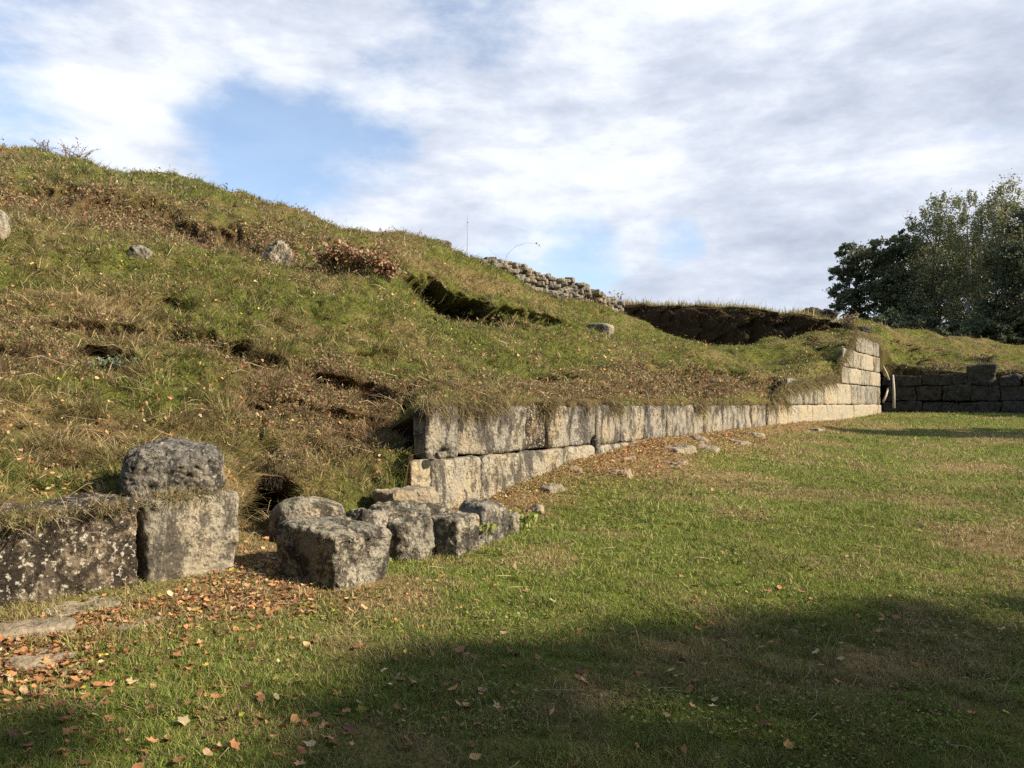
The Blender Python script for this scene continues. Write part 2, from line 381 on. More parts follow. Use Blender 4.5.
def hill_zones(px, py, X, Y):
    """returns dryness (green->straw), brownness"""
    n = fbm(X * .9 + 9, Y * .9 + 4, 61, 4); n2 = fbm(X * 3.3, Y * 3.3, 67, 3); n3 = fbm(X * 2.0 + 3, Y * 2.0 + 7, 69, 3)
    dry = .32 + 1.9 * (n - .5) + 1.2 * (n2 - .5)
    dry += .35 * bl(px, py, 60, 320, 120, 40) + .45 * bl(px, py, 130, 305, 70, 14) + .2 * bl(px, py, 60, 440, 120, 50) + .25 * bl(px, py, 280, 270, 120, 16)
    dry -= .40 * bl(px, py, 330, 310, 170, 26) + .30 * bl(px, py, 60, 275, 100, 14) + .20 * bl(px, py, 180, 180, 200, 22) + .40 * bl(px, py, 560, 345, 120, 22) + .3 * bl(px, py, 760, 355, 90, 14)
    dry += .35 * bl(px, py, 560, 300, 60, 12)
    br = -.22 + 1.4 * (n3 - .5)
    for curve, wd_, dp_ in SCARPS:
        cx_, cy_ = map(np.array, zip(*curve)); yy = np.interp(px, cx_, cy_)
        br = br + 1.5 * dp_ / .4 * np.exp(-((py - yy - wd_ * .9) / (wd_ * 1.5)) ** 2) * sm(cx_[0] - 20, cx_[0] + 20, px) * sm(cx_[-1] + 20, cx_[-1] - 20, px)
    br += .6 * bl(px, py, 90, 215, 150, 24) + .6 * bl(px, py, 20, 190, 60, 20) + .7 * bl(px, py, 250, 240, 60, 16) + .75 * bl(px, py, 300, 400, 110, 45) + .5 * bl(px, py, 350, 460, 70, 30) \
        + .6 * bl(px, py, 620, 392, 170, 9) + .35 * bl(px, py, 450, 385, 120, 12) + .9 * bl(px, py, 350, 275, 45, 14) + .35 * bl(px, py, 40, 390, 60, 30) + .4 * bl(px, py, 720, 385, 90, 12) \
        + .9 * bl(px, py, 275, 520, 50, 45) + .3 * bl(px, py, 960, 350, 80, 16)
    return np.clip(dry, 0, 1), np.clip(br, 0, 1)

def hill_color(px, py, X, Y, rec, T, ground=False):
    dry, br = hill_zones(px, py, X, Y)
    d = dry[..., None]; b = br[..., None]
    c = (GREEN * .8) * (1 - d) + (STRAW * .45 + SOIL * .4) * d
    c = c * (1 - b) + (BROWN * .55 + DBROWN * .35) * b
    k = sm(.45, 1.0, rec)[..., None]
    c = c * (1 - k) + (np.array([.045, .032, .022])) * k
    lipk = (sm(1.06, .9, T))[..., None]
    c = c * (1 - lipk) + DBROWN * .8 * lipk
    if ground: c = c * .8
    return c
HG, HPX, HPY, HREC, HT = build_hill()

# ------------------------------------------------------------------ far bank beyond the ridge
def build_bank():
    ks = [598, 612, 650, 690, 735, 790, 815, 850, 880]
    top = [(306, 41), (304, 40.5), (305, 39), (307, 37.8), (309, 36.6), (314, 35.2), (318, 34.9), (325, 36), (333, 38)]
    pxs = np.arange(598, 881, 1.5)
    ty = np.interp(pxs, ks, [t[0] for t in top]); tD = np.interp(pxs, ks, [t[1] for t in top])
    ty = ty + (fbm(pxs * .045, pxs * 0, 5, 4) - .5) * 9
    P0 = ray(pxs, ty, tD)
    rows = []
    prof = [(-.9, -3.2), (-.75, -2.0), (-.62, -1.2), (-.5, -.55), (-.3, -.16), (0, 0), (.5, .02), (1.5, -.05), (4, -.4), (10, -1.5)]
    pf = []
    for k in range(len(prof) - 1):
        for t in np.linspace(0, 1, 7, endpoint=False): pf.append((prof[k][0] * (1 - t) + prof[k + 1][0] * t, prof[k][1] * (1 - t) + prof[k + 1][1] * t))
    pf.append(prof[-1])
    for a, b in pf:
        q = P0.copy(); q[:, 0] += a * .55; q[:, 1] += a * .85; q[:, 2] += b; rows.append(q)
    G = np.stack(rows); X, Y, Z = G[..., 0], G[..., 1], G[..., 2]
    nn = fbm(X * 2 + Z, Z * 2 + Y, 71, 4) - .5
    face = sm(.3, -.2, np.array([p[0] for p in pf]))[:, None]
    G[..., 1] += nn * 2.0 * face; G[..., 0] -= nn * 1.1 * face; G[..., 2] += nn * .12 * (1 - face)
    nr, nc = X.shape
    i, j = np.meshgrid(np.arange(nr - 1), np.arange(nc - 1), indexing='ij')
    q = np.stack([i * nc + j, i * nc + j + 1, (i + 1) * nc + j + 1, (i + 1) * nc + j], -1).reshape(-1, 4)
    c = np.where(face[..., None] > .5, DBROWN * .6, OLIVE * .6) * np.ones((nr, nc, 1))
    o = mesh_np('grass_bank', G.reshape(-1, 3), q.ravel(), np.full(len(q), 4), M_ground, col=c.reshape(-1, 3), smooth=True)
    tag(o, kind='structure')
    return G, face
BG, BFACE = build_bank()

# ------------------------------------------------------------------ blades
def blades(name, P, H, Wd, dirv, C, bend, mat=M_grass, seg=2, label=None):
    """P base points, H heights, Wd widths, dirv unit growth direction, C colours, bend horizontal droop vector"""
    n = len(P)
    ang = rng.uniform(0, 2 * np.pi, n)
    side = np.stack([np.cos(ang), np.sin(ang), np.zeros(n)], -1) * (Wd * .5)[:, None]
    tip = P + dirv * H[:, None] + bend
    if seg == 1:
        V = np.stack([P - side, P + side, tip], 1).reshape(-1, 3)
        loops = np.arange(3 * n); sizes = np.full(n, 3); CC = np.repeat(C, 3, 0)
    else:
        mid = P + dirv * (H * .58)[:, None] + bend * .25
        V = np.stack([P - side, P + side, mid + side * .8, mid - side * .8, tip], 1).reshape(-1, 3)
        b = np.arange(n)[:, None] * 5
        loops = (b + np.array([[0, 1, 2, 3, 3, 2, 4]])).ravel(); sizes = np.tile([4, 3], n); CC = np.repeat(C, 5, 0)
    o = mesh_np(name, V, loops, sizes, mat, col=CC)
    tag(o, label, 'grass', kind='stuff')
    return o

def pick_cols(n, w, pal):
    w = w / w.sum(1, keepdims=True); cw = np.cumsum(w, 1); r = rng.random(n)[:, None]
    idx = (r > cw).sum(1).clip(0, len(pal) - 1)
    c = np.array(pal)[idx] * rng.uniform(.65, 1.35, (n, 1)) * rng.uniform(.92, 1.08, (n, 3))
    return c

def lawn_blades(n, dmin, dmax, hbase, wbase, name):
    D = dmin * (dmax / dmin) ** rng.random(n)
    q_ = rng.random(n); a = rng.uniform(-1, 1, n) * np.where(q_ < .62, .70, np.where(q_ < .80, .9, np.where(q_ < .92, 1.15, 1.5))); X = a * D; Y = D
    v = (X - WA[0]) * WN[0] + (Y - WA[1]) * WN[1]; u = (X - WA[0]) * WD[0] + (Y - WA[1]) * WD[1]
    endw = (X - 14.8) * .43 + (Y - 31.8) * .9
    keep = (((v > .02) | ((u < 0) & (v > -.6)))) & ~((endw > 0) & (X > 12)) & (Y < 34)
    dry = lawn_dry(X, Y)
    clump = fbm(X * 9, Y * 9, 77, 2)
    keep &= rng.random(n) < (1.15 - .5 * np.clip(dry, 0, 1.15)) * (.35 + .9 * sm(.3, .6, clump))
    X, Y, dry, D, clump, v = X[keep], Y[keep], dry[keep], D[keep], clump[keep], v[keep]; n = len(X)
    P = np.stack([X, Y, lawn_z(X, Y) - .004], -1)
    sc = (D / 5) ** .75
    tall = sm(.5, .8, fbm(X * 1.3 + 40, Y * 1.3, 81, 3))
    H = hbase * rng.gamma(5, .2, n) * (.6 + .9 * clump) * (1 + .6 * tall) * np.clip((D / 7) ** .35, .9, 1.6)
    W = wbase * rng.uniform(.6, 1.4, n) * sc
    th = rng.uniform(0, 2 * np.pi, n); L = rng.uniform(.1, 1.1, n)
    dv = np.stack([np.cos(th) * L, np.sin(th) * L, np.ones(n)], -1); dv /= np.linalg.norm(dv, axis=1, keepdims=True)
    bend = dv * np.array([1, 1, 0]) * (H * rng.uniform(.1, .9, n))[:, None]; bend[:, 2] -= H * rng.uniform(0, .3, n)
    d = np.clip(dry, 0, 1)
    w = np.stack([.45 * (1 - d) + .05, .25 * (1 - d) + .02, .22 * (1 - d) + .0, .16 + .3 * d, .10 + .55 * d, .05 + .3 * d], 1)
    tone = (.82 + .5 * fbm(X * .45 + 3, Y * .45, 99, 3))[:, None]
    C = pick_cols(n, w, [np.array([.145, .188, .036]), np.array([.21, .26, .05]), DGREEN, OLIVE, STRAW, BROWN]) * tone
    return blades(name, P, H, W, dv, C, bend, seg=1 if wbase > .006 else 2)

lawn_blades(780000, 2.4, 11, .033, .0040, 'lawn_grass')
lawn_blades(410000, 10, 37, .030, .0075, 'distant_lawn_grass')

def clover():
    n = 42000; D = 2.6 * (14 / 2.6) ** rng.random(n); X = rng.uniform(-.75, .75, n) * D; Y = D
    v = (X - WA[0]) * WN[0] + (Y - WA[1]) * WN[1]
    k = (v > .6) & (fbm(X * 1.6, Y * 1.6, 111, 3) > .56); X, Y, D = X[k], Y[k], D[k]; n = len(X)
    P = np.stack([X, Y, lawn_z(X, Y) + rng.uniform(.008, .03, n)], -1)
    Nn = np.stack([rng.normal(0, .35, n), rng.normal(0, .35, n), np.ones(n)], -1); Nn /= np.linalg.norm(Nn, axis=1, keepdims=True)
    a = rng.normal(size=(n, 3)); b = np.cross(Nn, a); b /= np.linalg.norm(b, axis=1, keepdims=True); a = np.cross(b, Nn)
    s_ = (rng.uniform(.006, .014, n) * np.clip(D / 5, .8, 2))[:, None]
    V = np.stack([P - a * s_, P + b * s_, P + a * s_, P - b * s_], 1).reshape(-1, 3)
    C = pick_cols(n, np.tile([.5, .3, .2], (n, 1)), [BRIGHT, GREEN, DGREEN * 1.2])
    o = mesh_np('clover', V, np.arange(4 * n), np.full(n, 4), M_grass, col=np.repeat(C, 4, 0)); tag(o, kind='stuff')
clover()

def grid_sample(G, wgt, n):
    """random points on a grid surface with weight per cell"""
    nr, nc = G.shape[:2]
    A = G[1:, :-1] - G[:-1, :-1]; B = G[:-1, 1:] - G[:-1, :-1]
    cr = np.cross(B, A); area = np.linalg.norm(cr, axis=-1)
    nrm = cr / np.maximum(area[..., None], 1e-9)
    w = (area * wgt[:-1, :-1]).ravel(); w = np.cumsum(w); w /= w[-1]
    idx = np.searchsorted(w, rng.random(n)).clip(0, len(w) - 1)
    i, j = np.divmod(idx, nc - 1); s = rng.random(n)[:, None]; t = rng.random(n)[:, None]
    P = G[i, j] * (1 - s) * (1 - t) + G[i + 1, j] * s * (1 - t) + G[i, j + 1] * (1 - s) * t + G[i + 1, j + 1] * s * t
    return P, nrm[i, j], i, j

def hill_blades():
    inview = ((HPX > -60) & (HPX < 1080)).astype(float) + .35 * ((HPX > -330) & (HPX < 1260)) + .03
    Tm = HT[:, None] * np.ones_like(HPX)
    w = inview / np.maximum(HG[..., 1], 3) ** 1.75 * np.where(HPX > 884, sm(.3, .6, Tm), sm(.97, 1.02, Tm)) * (Tm < 8.3) * (1 - .97 * sm(.75, 1.2, HREC)) * (1 - .8 * bl(HPX, HPY, 268, 530, 34, 34)) * np.where(Tm > 7.4, .4, 1)
    n = 1400000
    P, Nn, i, j = grid_sample(HG, w, n)
    X, Y = P[:, 0], P[:, 1]; px, py = HPX[i, j], HPY[i, j]
    dry, br = hill_zones(px, py, X, Y)
    tuft = fbm(X * 5 + 3, Y * 5, 91, 3); tf = fbm(X * 14, Y * 14, 93, 2)
    keep = rng.random(n) < (.3 + .9 * sm(.35, .62, tf)) * (1 - .3 * br)
    P, Nn, X, Y, px, py, dry, br, tuft = P[keep], Nn[keep], X[keep], Y[keep], px[keep], py[keep], dry[keep], br[keep], tuft[keep]; n = len(P)
    D = Y
    flat_ = rng.random(n) < .28
    H = (.032 + .085 * sm(.42, .75, tuft) * (1 + .8 * bl(px, py, 100, 400, 250, 110))) * rng.gamma(5, .2, n) * (1 + .35 * dry) * (1 - .35 * sm(500, 700, px)) * np.clip((D / 9) ** .35, .8, 1.6)
    W = .0044 * rng.uniform(.6, 1.5, n) * (D / 5.5) ** .8
    # whole tufts lean the same way
    ta = 6.28 * fbm(X * 4 + 11, Y * 4, 95, 2) * 2 + rng.normal(0, .9, n); L = rng.uniform(.2, 1.3, n) * (.7 + .5 * dry)
    L = np.where(flat_, L * 5, L)
    dv = np.stack([np.cos(ta) * L + Nn[:, 0] * .5, np.sin(ta) * L + Nn[:, 1] * .5 - .15, np.ones(n)], -1); dv /= np.linalg.norm(dv, axis=1, keepdims=True)
    bend = dv * np.array([1, 1, 0]) * (H * rng.uniform(.1, 1.1, n))[:, None]; bend[:, 2] -= H * rng.uniform(0, .6, n)
    w = np.stack([.42 * (1 - dry) + .04, .20 * (1 - dry), .16 * (1 - dry) + .03, .18 + .12 * dry, .12 + .62 * dry, .04 + .2 * dry], 1)
    w *= (1 - .85 * br)[:, None]
    w = np.concatenate([w, (.55 * br)[:, None], (.30 * br)[:, None], (.12 * br + .012)[:, None], (.35 * br)[:, None]], 1)
    haze_w = np.clip(sm(275, 200, py) * sm(520, 400, px), 0, 1)  # hazy veil on the upper hill, put into the colour as paler blades
    w = np.concatenate([w, (.55 * haze_w * (1 - .6 * br))[:, None]], 1)
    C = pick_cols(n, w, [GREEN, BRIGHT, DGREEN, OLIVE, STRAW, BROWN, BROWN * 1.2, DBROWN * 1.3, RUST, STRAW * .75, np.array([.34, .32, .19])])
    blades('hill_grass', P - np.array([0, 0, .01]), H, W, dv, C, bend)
hill_blades()

def herbs():
    dry, br = hill_zones(HPX, HPY, HG[..., 0], HG[..., 1])
    cl = fbm(HG[..., 0] * 2.2, HG[..., 1] * 2.2, 121, 3)
    w = ((HPX > -40) & (HPX < 1060)) * (HT[:, None] > 1.02) * (HT[:, None] < 7.6) / HG[..., 1] ** 1.6 * (.06 + br * 1.2) * sm(.42, .6, cl) * (1 - sm(.8, 1.3, HREC))
    n = 80000; P, Nn, i, j = grid_sample(HG, w, n)
    P = P + np.stack([rng.normal(0, .01, n), rng.normal(0, .01, n), rng.gamma(2, .022, n) * np.clip(P[:, 1] / 10, .8, 1.5)], -1)
    a = rng.normal(size=(n, 3)); a /= np.linalg.norm(a, axis=1, keepdims=True); b = np.cross(a, rng.normal(size=(n, 3))); b /= np.linalg.norm(b, axis=1, keepdims=True)
    s_ = (rng.uniform(.005, .013, n) * np.clip(P[:, 1] / 7, .8, 3))[:, None]
    V = np.stack([P - a * s_ * 1.5, P + b * s_ * .6, P + a * s_ * 1.5, P - b * s_ * .6], 1).reshape(-1, 3)
    C = pick_cols(n, np.tile([.3, .14, .2, .14, .12, .1], (n, 1)), [BROWN, DBROWN * 1.3, STRAW * .8, RUST, OLIVE, DGREEN])
    o = mesh_np('heath', V, np.arange(4 * n), np.full(n, 4), M_grass, col=np.repeat(C, 4, 0)); tag(o, kind='stuff')
herbs()

# turf fringe and roots hanging over the wall top
def fringe():
    n = 34000
    px = 424 + (790 - 424) * rng.random(n) ** .8
    D = wallY(px); sc = (D / 10)
    cl = fbm(px * .06, px * 0 + 2, 15, 3)
    keep = rng.random(n) < sm(.35, .62, cl) * .8 + .10
    px, D, cl, sc = px[keep], D[keep], cl[keep], sc[keep]; n = len(px)
    P = np.stack([(px - 512) / F * D, D, np.full(n, 1.60)], -1)
    P[:, :2] += WN * rng.uniform(-.10, .05, n)[:, None] - WN * .02; P[:, 2] += rng.uniform(-.09, .07, n) + (fbm(px * .11, px * 0 + 6, 16, 3) - .5) * .16
    L = (.045 + .07 * sm(.3, .7, cl) + .02 * sm(600, 720, px)) * rng.gamma(2.2, .45, n)
    dv = np.concatenate([WN[None] * rng.uniform(.15, .5, (n, 1)) + rng.normal(0, .5, (n, 2)), rng.uniform(-1, .5, (n, 1))], 1)
    dv /= np.linalg.norm(dv, axis=1, keepdims=True)
    bend = np.zeros((n, 3)); bend[:, 2] = -L * .25
    C = pick_cols(n, np.tile([.3, .3, .15, .15, .1], (n, 1)), [BROWN, DBROWN * 1.4, STRAW * .8, OLIVE, GREEN])
    blades('hanging_turf', P, L, .006 * sc * rng.uniform(.6, 1.6, n), dv, C, bend)
fringe()

def turf_on_low_wall():
    n = 9000; t = rng.random(n) ** .9; A = ray(-190, 520, 3.62); B = ray(236, 500, 5.74); cl = fbm(t * 22, t * 0, 17, 3)
    k = rng.random(n) < sm(.35, .6, cl) + .15; t = t[k]; n = len(t); cl = cl[k]
    back = np.abs(rng.normal(0, .16, n)) + .02
    P = np.stack([A[0] + (B[0] - A[0]) * t - LNRM0[0] * back, A[1] + (B[1] - A[1]) * t - LNRM0[1] * back, .955 + rng.uniform(-.03, .03, n)], -1)
    L = rng.gamma(2.4, .4, n) * .075
    dv = np.concatenate([LNRM0[None] * rng.uniform(-.2, .9, (n, 1)) + rng.normal(0, .6, (n, 2)), rng.uniform(-.3, .9, (n, 1))], 1); dv /= np.linalg.norm(dv, axis=1, keepdims=True)
    bend = np.zeros((n, 3)); bend[:, 2] = -L * .3
    C = pick_cols(n, np.tile([.25, .1, .3, .15, .2], (n, 1)), [BROWN, DBROWN * 1.4, STRAW * .8, OLIVE, GREEN])
    blades('turf_on_stones', P, L, .0045 * rng.uniform(.6, 1.6, n), dv, C, bend)
LNRM0 = np.array([.76, -.65])
turf_on_low_wall()

def turf_over_steps():
    n = 9000; px = rng.uniform(772, 880, n); D = wallY(px)
    z = np.interp(px, [772, 782, 793, 815, 837, 841, 847, 856, 880], [1.66, 1.92, 2.06, 2.2, 2.4, 2.9, 3.3, 4.02, 4.05])
    P = np.stack([(px - 512) / F * D, D, z + rng.uniform(-.12, .14, n)], -1); P[:, :2] += WN * rng.uniform(-.08, .06, n)[:, None]
    L = rng.gamma(2.2, .45, n) * np.where(px > 858, .06, .15)
    dv = np.concatenate([WN[None] * rng.uniform(.1, .6, (n, 1)) + rng.normal(0, .4, (n, 2)), rng.uniform(-1, .7, (n, 1))], 1); dv /= np.linalg.norm(dv, axis=1, keepdims=True)
    bend = np.zeros((n, 3)); bend[:, 2] = -L * .2
    C = pick_cols(n, np.tile([.3, .2, .15, .2, .15], (n, 1)), [BROWN, DBROWN * 1.4, STRAW * .8, OLIVE, GREEN])
    blades('overhanging_turf', P, L, .014 * rng.uniform(.6, 1.6, n), dv, C, bend)
turf_over_steps()

def bank_blades():
    w = np.ones(BG.shape[:2]); w[:20] *= .6
    n = 60000; P, Nn, i, j = grid_sample(BG, w, n)
    face = BFACE[i, 0]
    H = rng.gamma(3, .33, n) * np.where(face > .5, .12, .20); W = rng.uniform(.01, .03, n)
    dv = np.stack([rng.normal(0, .4 + face * .5, n) - face * .2, rng.normal(0, .4 + face * .4, n) - face * .4, np.where(face > .5, rng.uniform(-1, .9, n), 1)], -1)
    dv /= np.linalg.norm(dv, axis=1, keepdims=True)
    lt = sm(8.6, 10, P[:, 0]) * sm(3.4, 4.6, P[:, 2] - .25 * fbm(P[:, 0], P[:, 1], 5))
    C = np.where(face[:, None] > .5, pick_cols(n, np.stack([.6 - .4 * lt, .25 + .1 * lt, .15 + .5 * lt, .3 * lt], 1), [DBROWN, BROWN * .7, OLIVE * .7, STRAW * .6]), pick_cols(n, np.tile([.3, .4, .3], (n, 1)), [OLIVE, STRAW, GREEN]))
    blades('bank_grass', P, H, W, dv, C, np.zeros((n, 3)))
bank_blades()

# ------------------------------------------------------------------ stones
def stone_bm(size, p=9, amp=.02, freq=3.0, seed=0, cuts=12, taper=(0, 0), holes=(), rough=.35):
    """rounded, worn block centred at the origin, z from 0 to size z"""
    bm = bmesh.new(); bmesh.ops.create_cube(bm, size=2)
    bmesh.ops.subdivide_edges(bm, edges=bm.edges[:], cuts=cuts, use_grid_fill=True)
    sx, sy, sz = size; so = Vector((seed * 7.31, seed * 3.17, seed * 1.93))
    for v in bm.verts:
        c = v.co; nrm = (abs(c.x) ** p + abs(c.y) ** p + abs(c.z) ** p) ** (1 / p)
        q = c / nrm
        w = Vector((q.x * sx / 2, q.y * sy / 2, q.z * sz / 2))
        d = Vector((q.x * abs(q.x) ** 3, q.y * abs(q.y) ** 3, q.z * abs(q.z) ** 3)).normalized()
        f = mn.fractal(w * freq + so, 1.0, 2.0, 4) * amp - max(0, mn.noise(w * freq * 7 + so * 2) - .2) * amp * 1.0 * rough / .35 + mn.fractal(w * freq * 5 + so, .8, 2.0, 3) * amp * rough
        big = mn.noise(w * freq * .45 + so * 1.7) * amp * 1.6
        w = w + d * (f + big)
        for hx, hy, hz, hr, hd in holes:
            e = ((w.x - hx) ** 2 + (w.z - hz) ** 2) / hr ** 2
            if e < 1 and w.y < 0: w.y += hd * (1 - e)
        t = (w.z / sz + .5)
        w.x *= 1 - taper[0] * t; w.y *= 1 - taper[1] * t
        v.co = w + Vector((0, 0, sz / 2))
    return bm

WANG = math.atan2(WD[1], WD[0])
def wall_block(parent, u0, u1, z0, z1, seed, mat, depth=.42, out=0.0, holes=(), amp=.012):
    """a block of a wall whose parent empty has +X along the wall and -Y to the lawn"""
    g = .006
    L = u1 - u0 - 2 * g; Hh = z1 - z0 - g
    bm = stone_bm((L, depth, Hh), 14, amp, 3.5, seed, 11 if L < 1.2 else 14, holes=holes)
    for v in bm.verts:
        v.co.x += (u0 + u1) / 2; v.co.y += depth / 2 - out; v.co.z += z0
    return bm_obj('stone_block', bm, mat, parent)

wall = empty('retaining_wall', (WA[0], WA[1], 0), 'long pale limestone block wall holding up the grassy hill beside the lawn', 'stone wall')
wall.rotation_euler = (0, 0, WANG)
U = lambda px: float(wallu(px))
sd = 1
# lowest visible course
for a, b, m, o in [(409, 429, S_clean, .03), (429, 479, S_cream, .05), (479, 519, S_cream, .045), (519, 566, S_cream, .05), (566, 594, S_clean, .03), (594, 640, S_cream, .03)]:
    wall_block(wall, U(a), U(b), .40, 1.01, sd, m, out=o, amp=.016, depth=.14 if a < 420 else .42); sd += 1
# second course
c1 = [(427, 459, S_grey), (459, 529, S_grey), (529, 549, S_black), (549, 570, S_cream), (570, 597, S_grey), (597, 621, S_stain), (621, 645, S_cream), (645, 667, S_grey), (667, 688, S_stain),
      (688, 704, S_stain), (704, 722, S_cream), (722, 738, S_stain), (738, 752, S_stain), (752, 766, S_stain), (766, 777, S_cream), (777, 787, S_clean), (787, 797, S_clean), (797, 811, S_clean),
      (811, 826, S_clean), (826, 840, S_clean), (840, 853, S_clean), (853, 867, S_clean), (867, 881, S_clean)]
for a, b, m in c1:
    L = U(b) - U(a); h = ()
    if a == 427: h = ((.05, 0, -.25, .11, .16),)
    if a == 459: h = ((-.0, 0, -.29, .07, .10),)
    if a == 570: h = ((L / 2 - .06, 0, -.24, .09, .12),)
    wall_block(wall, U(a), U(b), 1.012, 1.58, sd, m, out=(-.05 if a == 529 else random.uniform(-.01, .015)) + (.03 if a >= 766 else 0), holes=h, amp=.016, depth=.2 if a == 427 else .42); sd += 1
def course(pxs, z0, z1, mats, amp=.014, back=0):
    global sd
    for k in range(len(pxs) - 1):
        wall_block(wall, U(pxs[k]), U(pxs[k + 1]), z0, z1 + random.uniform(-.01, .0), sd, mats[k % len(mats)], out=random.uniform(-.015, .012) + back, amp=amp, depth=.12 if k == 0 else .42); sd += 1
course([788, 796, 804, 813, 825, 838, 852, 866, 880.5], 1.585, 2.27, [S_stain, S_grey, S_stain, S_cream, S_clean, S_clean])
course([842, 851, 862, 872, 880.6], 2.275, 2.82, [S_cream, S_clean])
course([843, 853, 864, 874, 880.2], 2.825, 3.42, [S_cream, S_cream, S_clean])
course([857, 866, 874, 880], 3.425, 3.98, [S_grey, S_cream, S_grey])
def core(u0, u1, z0, z1, d0=.30, d1=.75):
    bm = stone_bm((u1 - u0, d1 - d0, z1 - z0), 12, .03, 2, sd, 10)
    for v in bm.verts: v.co.x += (u0 + u1) / 2; v.co.y += (d0 + d1) / 2; v.co.z += z0
    bm_obj('rubble_core', bm, S_hole, wall)
core(U(445), U(640), .3, 1.5); core(U(640), U(785), .7, 1.5); core(U(800), U(838), .7, 1.7); core(U(850), U(878), .7, 3.0)

# ---- end wall in shade, returns from the corner towards the right
EA = Vector((14.75, 31.75, 0)); ED = Vector((.902, -.431, 0))
ew = empty('end_wall', EA, 'dark shaded stone block wall at the far end of the lawn, right of the pale corner', 'stone wall')
ew.rotation_euler = (0, 0, math.atan2(ED.y, ED.x))
def ewt(px):
    a = (px - 512) / F; return (a * EA.y - EA.x) / (ED.x - a * ED.y)
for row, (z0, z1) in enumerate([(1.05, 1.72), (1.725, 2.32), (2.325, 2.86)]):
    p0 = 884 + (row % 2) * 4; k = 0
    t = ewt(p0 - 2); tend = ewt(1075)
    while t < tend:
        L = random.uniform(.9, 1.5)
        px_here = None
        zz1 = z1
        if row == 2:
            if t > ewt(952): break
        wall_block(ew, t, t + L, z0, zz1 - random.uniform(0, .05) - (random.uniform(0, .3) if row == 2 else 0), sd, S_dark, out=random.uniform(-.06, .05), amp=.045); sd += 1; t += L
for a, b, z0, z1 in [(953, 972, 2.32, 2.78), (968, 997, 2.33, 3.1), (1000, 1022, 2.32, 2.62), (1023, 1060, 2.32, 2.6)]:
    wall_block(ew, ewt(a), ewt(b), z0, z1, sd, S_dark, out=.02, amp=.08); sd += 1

def place_stone(name, px, py, D, size, rz, mat, label, cat='stone', p=6, amp=.03, freq=2.5, seed=None, tilt=(0, 0), sink=0.03, group=None, cuts=16, taper=(0, 0), on_lawn=False, rough=.35):
    global sd
    sd += 1
    c = ray(px, py, D)
    z = float(lawn_z(c[0], c[1])) - sink if on_lawn else c[2]
    bm = stone_bm(size, p, amp, freq, sd if seed is None else seed, cuts, taper, rough=rough)
    o = bm_obj(name, bm, mat); o.location = (c[0], c[1], z); o.rotation_euler = (tilt[0], tilt[1], rz)
    return tag(o, label, cat, group)

def on_hill(px, py):
    """world point of the hill surface nearest to image position"""
    m = (HPX - px) ** 2 + (HPY - py) ** 2 + np.where((HT[:, None] > 1.0) & (HT[:, None] < 8.02), 0, 1e6)
    k = np.unravel_index(np.argmin(m), m.shape); return HG[k]
def hill_stone(name, px, py, size, rz, mat, label, cat='boulder', bury=.4, out=.0, **kw):
    q = on_hill(px, py); o = place_stone(name, px, py, 10, size, rz, mat, label, cat, **kw)
    o.location = (q[0] + out * .3, q[1] - out, q[2] - size[2] * bury); return o
# ---- left wall : two big blocks
LD = np.array([.65, .76]); LD /= np.linalg.norm(LD); LANG = math.atan2(LD[1], LD[0]); LNRM = np.array([LD[1], -LD[0]])
def left_block(pa, pb, ya, yb, z0, hgt, depth, mat, label, seed, amp, cuts=30):
    # front-face bottom edge from pixel pa to pixel pb
    A = ray(pa, ya[0], ya[1]); B = ray(pb, yb[0], yb[1])
    L = math.hypot(B[0] - A[0], B[1] - A[1]); ang = math.atan2(B[1] - A[1], B[0] - A[0])
    bm = stone_bm((L, depth, hgt), 16, amp, 3, seed, cuts, rough=.5)
    o = bm_obj('stone_block', bm, mat)
    cx = (A[0] + B[0]) / 2 - math.sin(ang) * depth / 2; cy = (A[1] + B[1]) / 2 + math.cos(ang) * depth / 2
    o.location = (cx, cy, z0); o.rotation_euler = (0, 0, ang)
    return tag(o, label, 'stone block', 'blocks of the low wall at the left edge')
left_block(-190, -22, (650, 3.62), (609, 4.5), .36, .60, .6, S_black, 'lichen covered block cut off by the left edge of the picture', 201, .02, 14)
left_block(-21, 141, (609, 4.52), (583, 5.16), .36, .62, .6, S_black, 'long dark block blotched with black and white lichen at the left edge', 202, .022)
left_block(148, 238, (581, 5.2), (564, 5.76), .36, .60, .55, S_cream, 'pale sunlit block right of the long dark block, under the grey boulder', 203, .02)

place_stone('boulder', 174, 499, 5.72, (.70, .50, .40), R(25), S_rock, 'rough dark grey boulder sitting on top of the pale block', 'boulder', p=4.2, amp=.042, freq=2.8, cuts=44, tilt=(R(6), R(-3)), rough=.4, taper=(.12, .1))

# ---- fallen blocks, front row
GF = 'fallen blocks in front of the wall'
fb = stone_bm((.60, .62, .46), 12, .028, 2.4, 301, 48, rough=.4)
for v in fb.verts:      # crack across the top, chipped corner, hollowed left side
    if v.co.z > .22 and abs(v.co.x - .06 + .1 * v.co.z) < .02: v.co.y += .03; v.co.z -= .03
    if v.co.z > .40: v.co.z -= .10 * max(0, -v.co.y) 
    if v.co.x < -.2: v.co.x += .10 * max(0, .32 - v.co.z)
o = bm_obj('stone_block', fb, S_fallen)
o.location = (-1.33, 5.86, .26); o.rotation_euler = (R(2), R(3), R(57))
tag(o, 'largest fallen block standing alone on the lawn edge, its left side in deep shade', 'stone block', GF)
place_stone('stone_block', 379, 552, 6.45, (.60, .22, .50), R(68), S_fallen, 'ragged slab leaning just right of the largest fallen block', 'stone block', p=7, amp=.035, on_lawn=True, sink=.08, tilt=(R(-14), R(10)), group=GF, cuts=34, rough=.6)
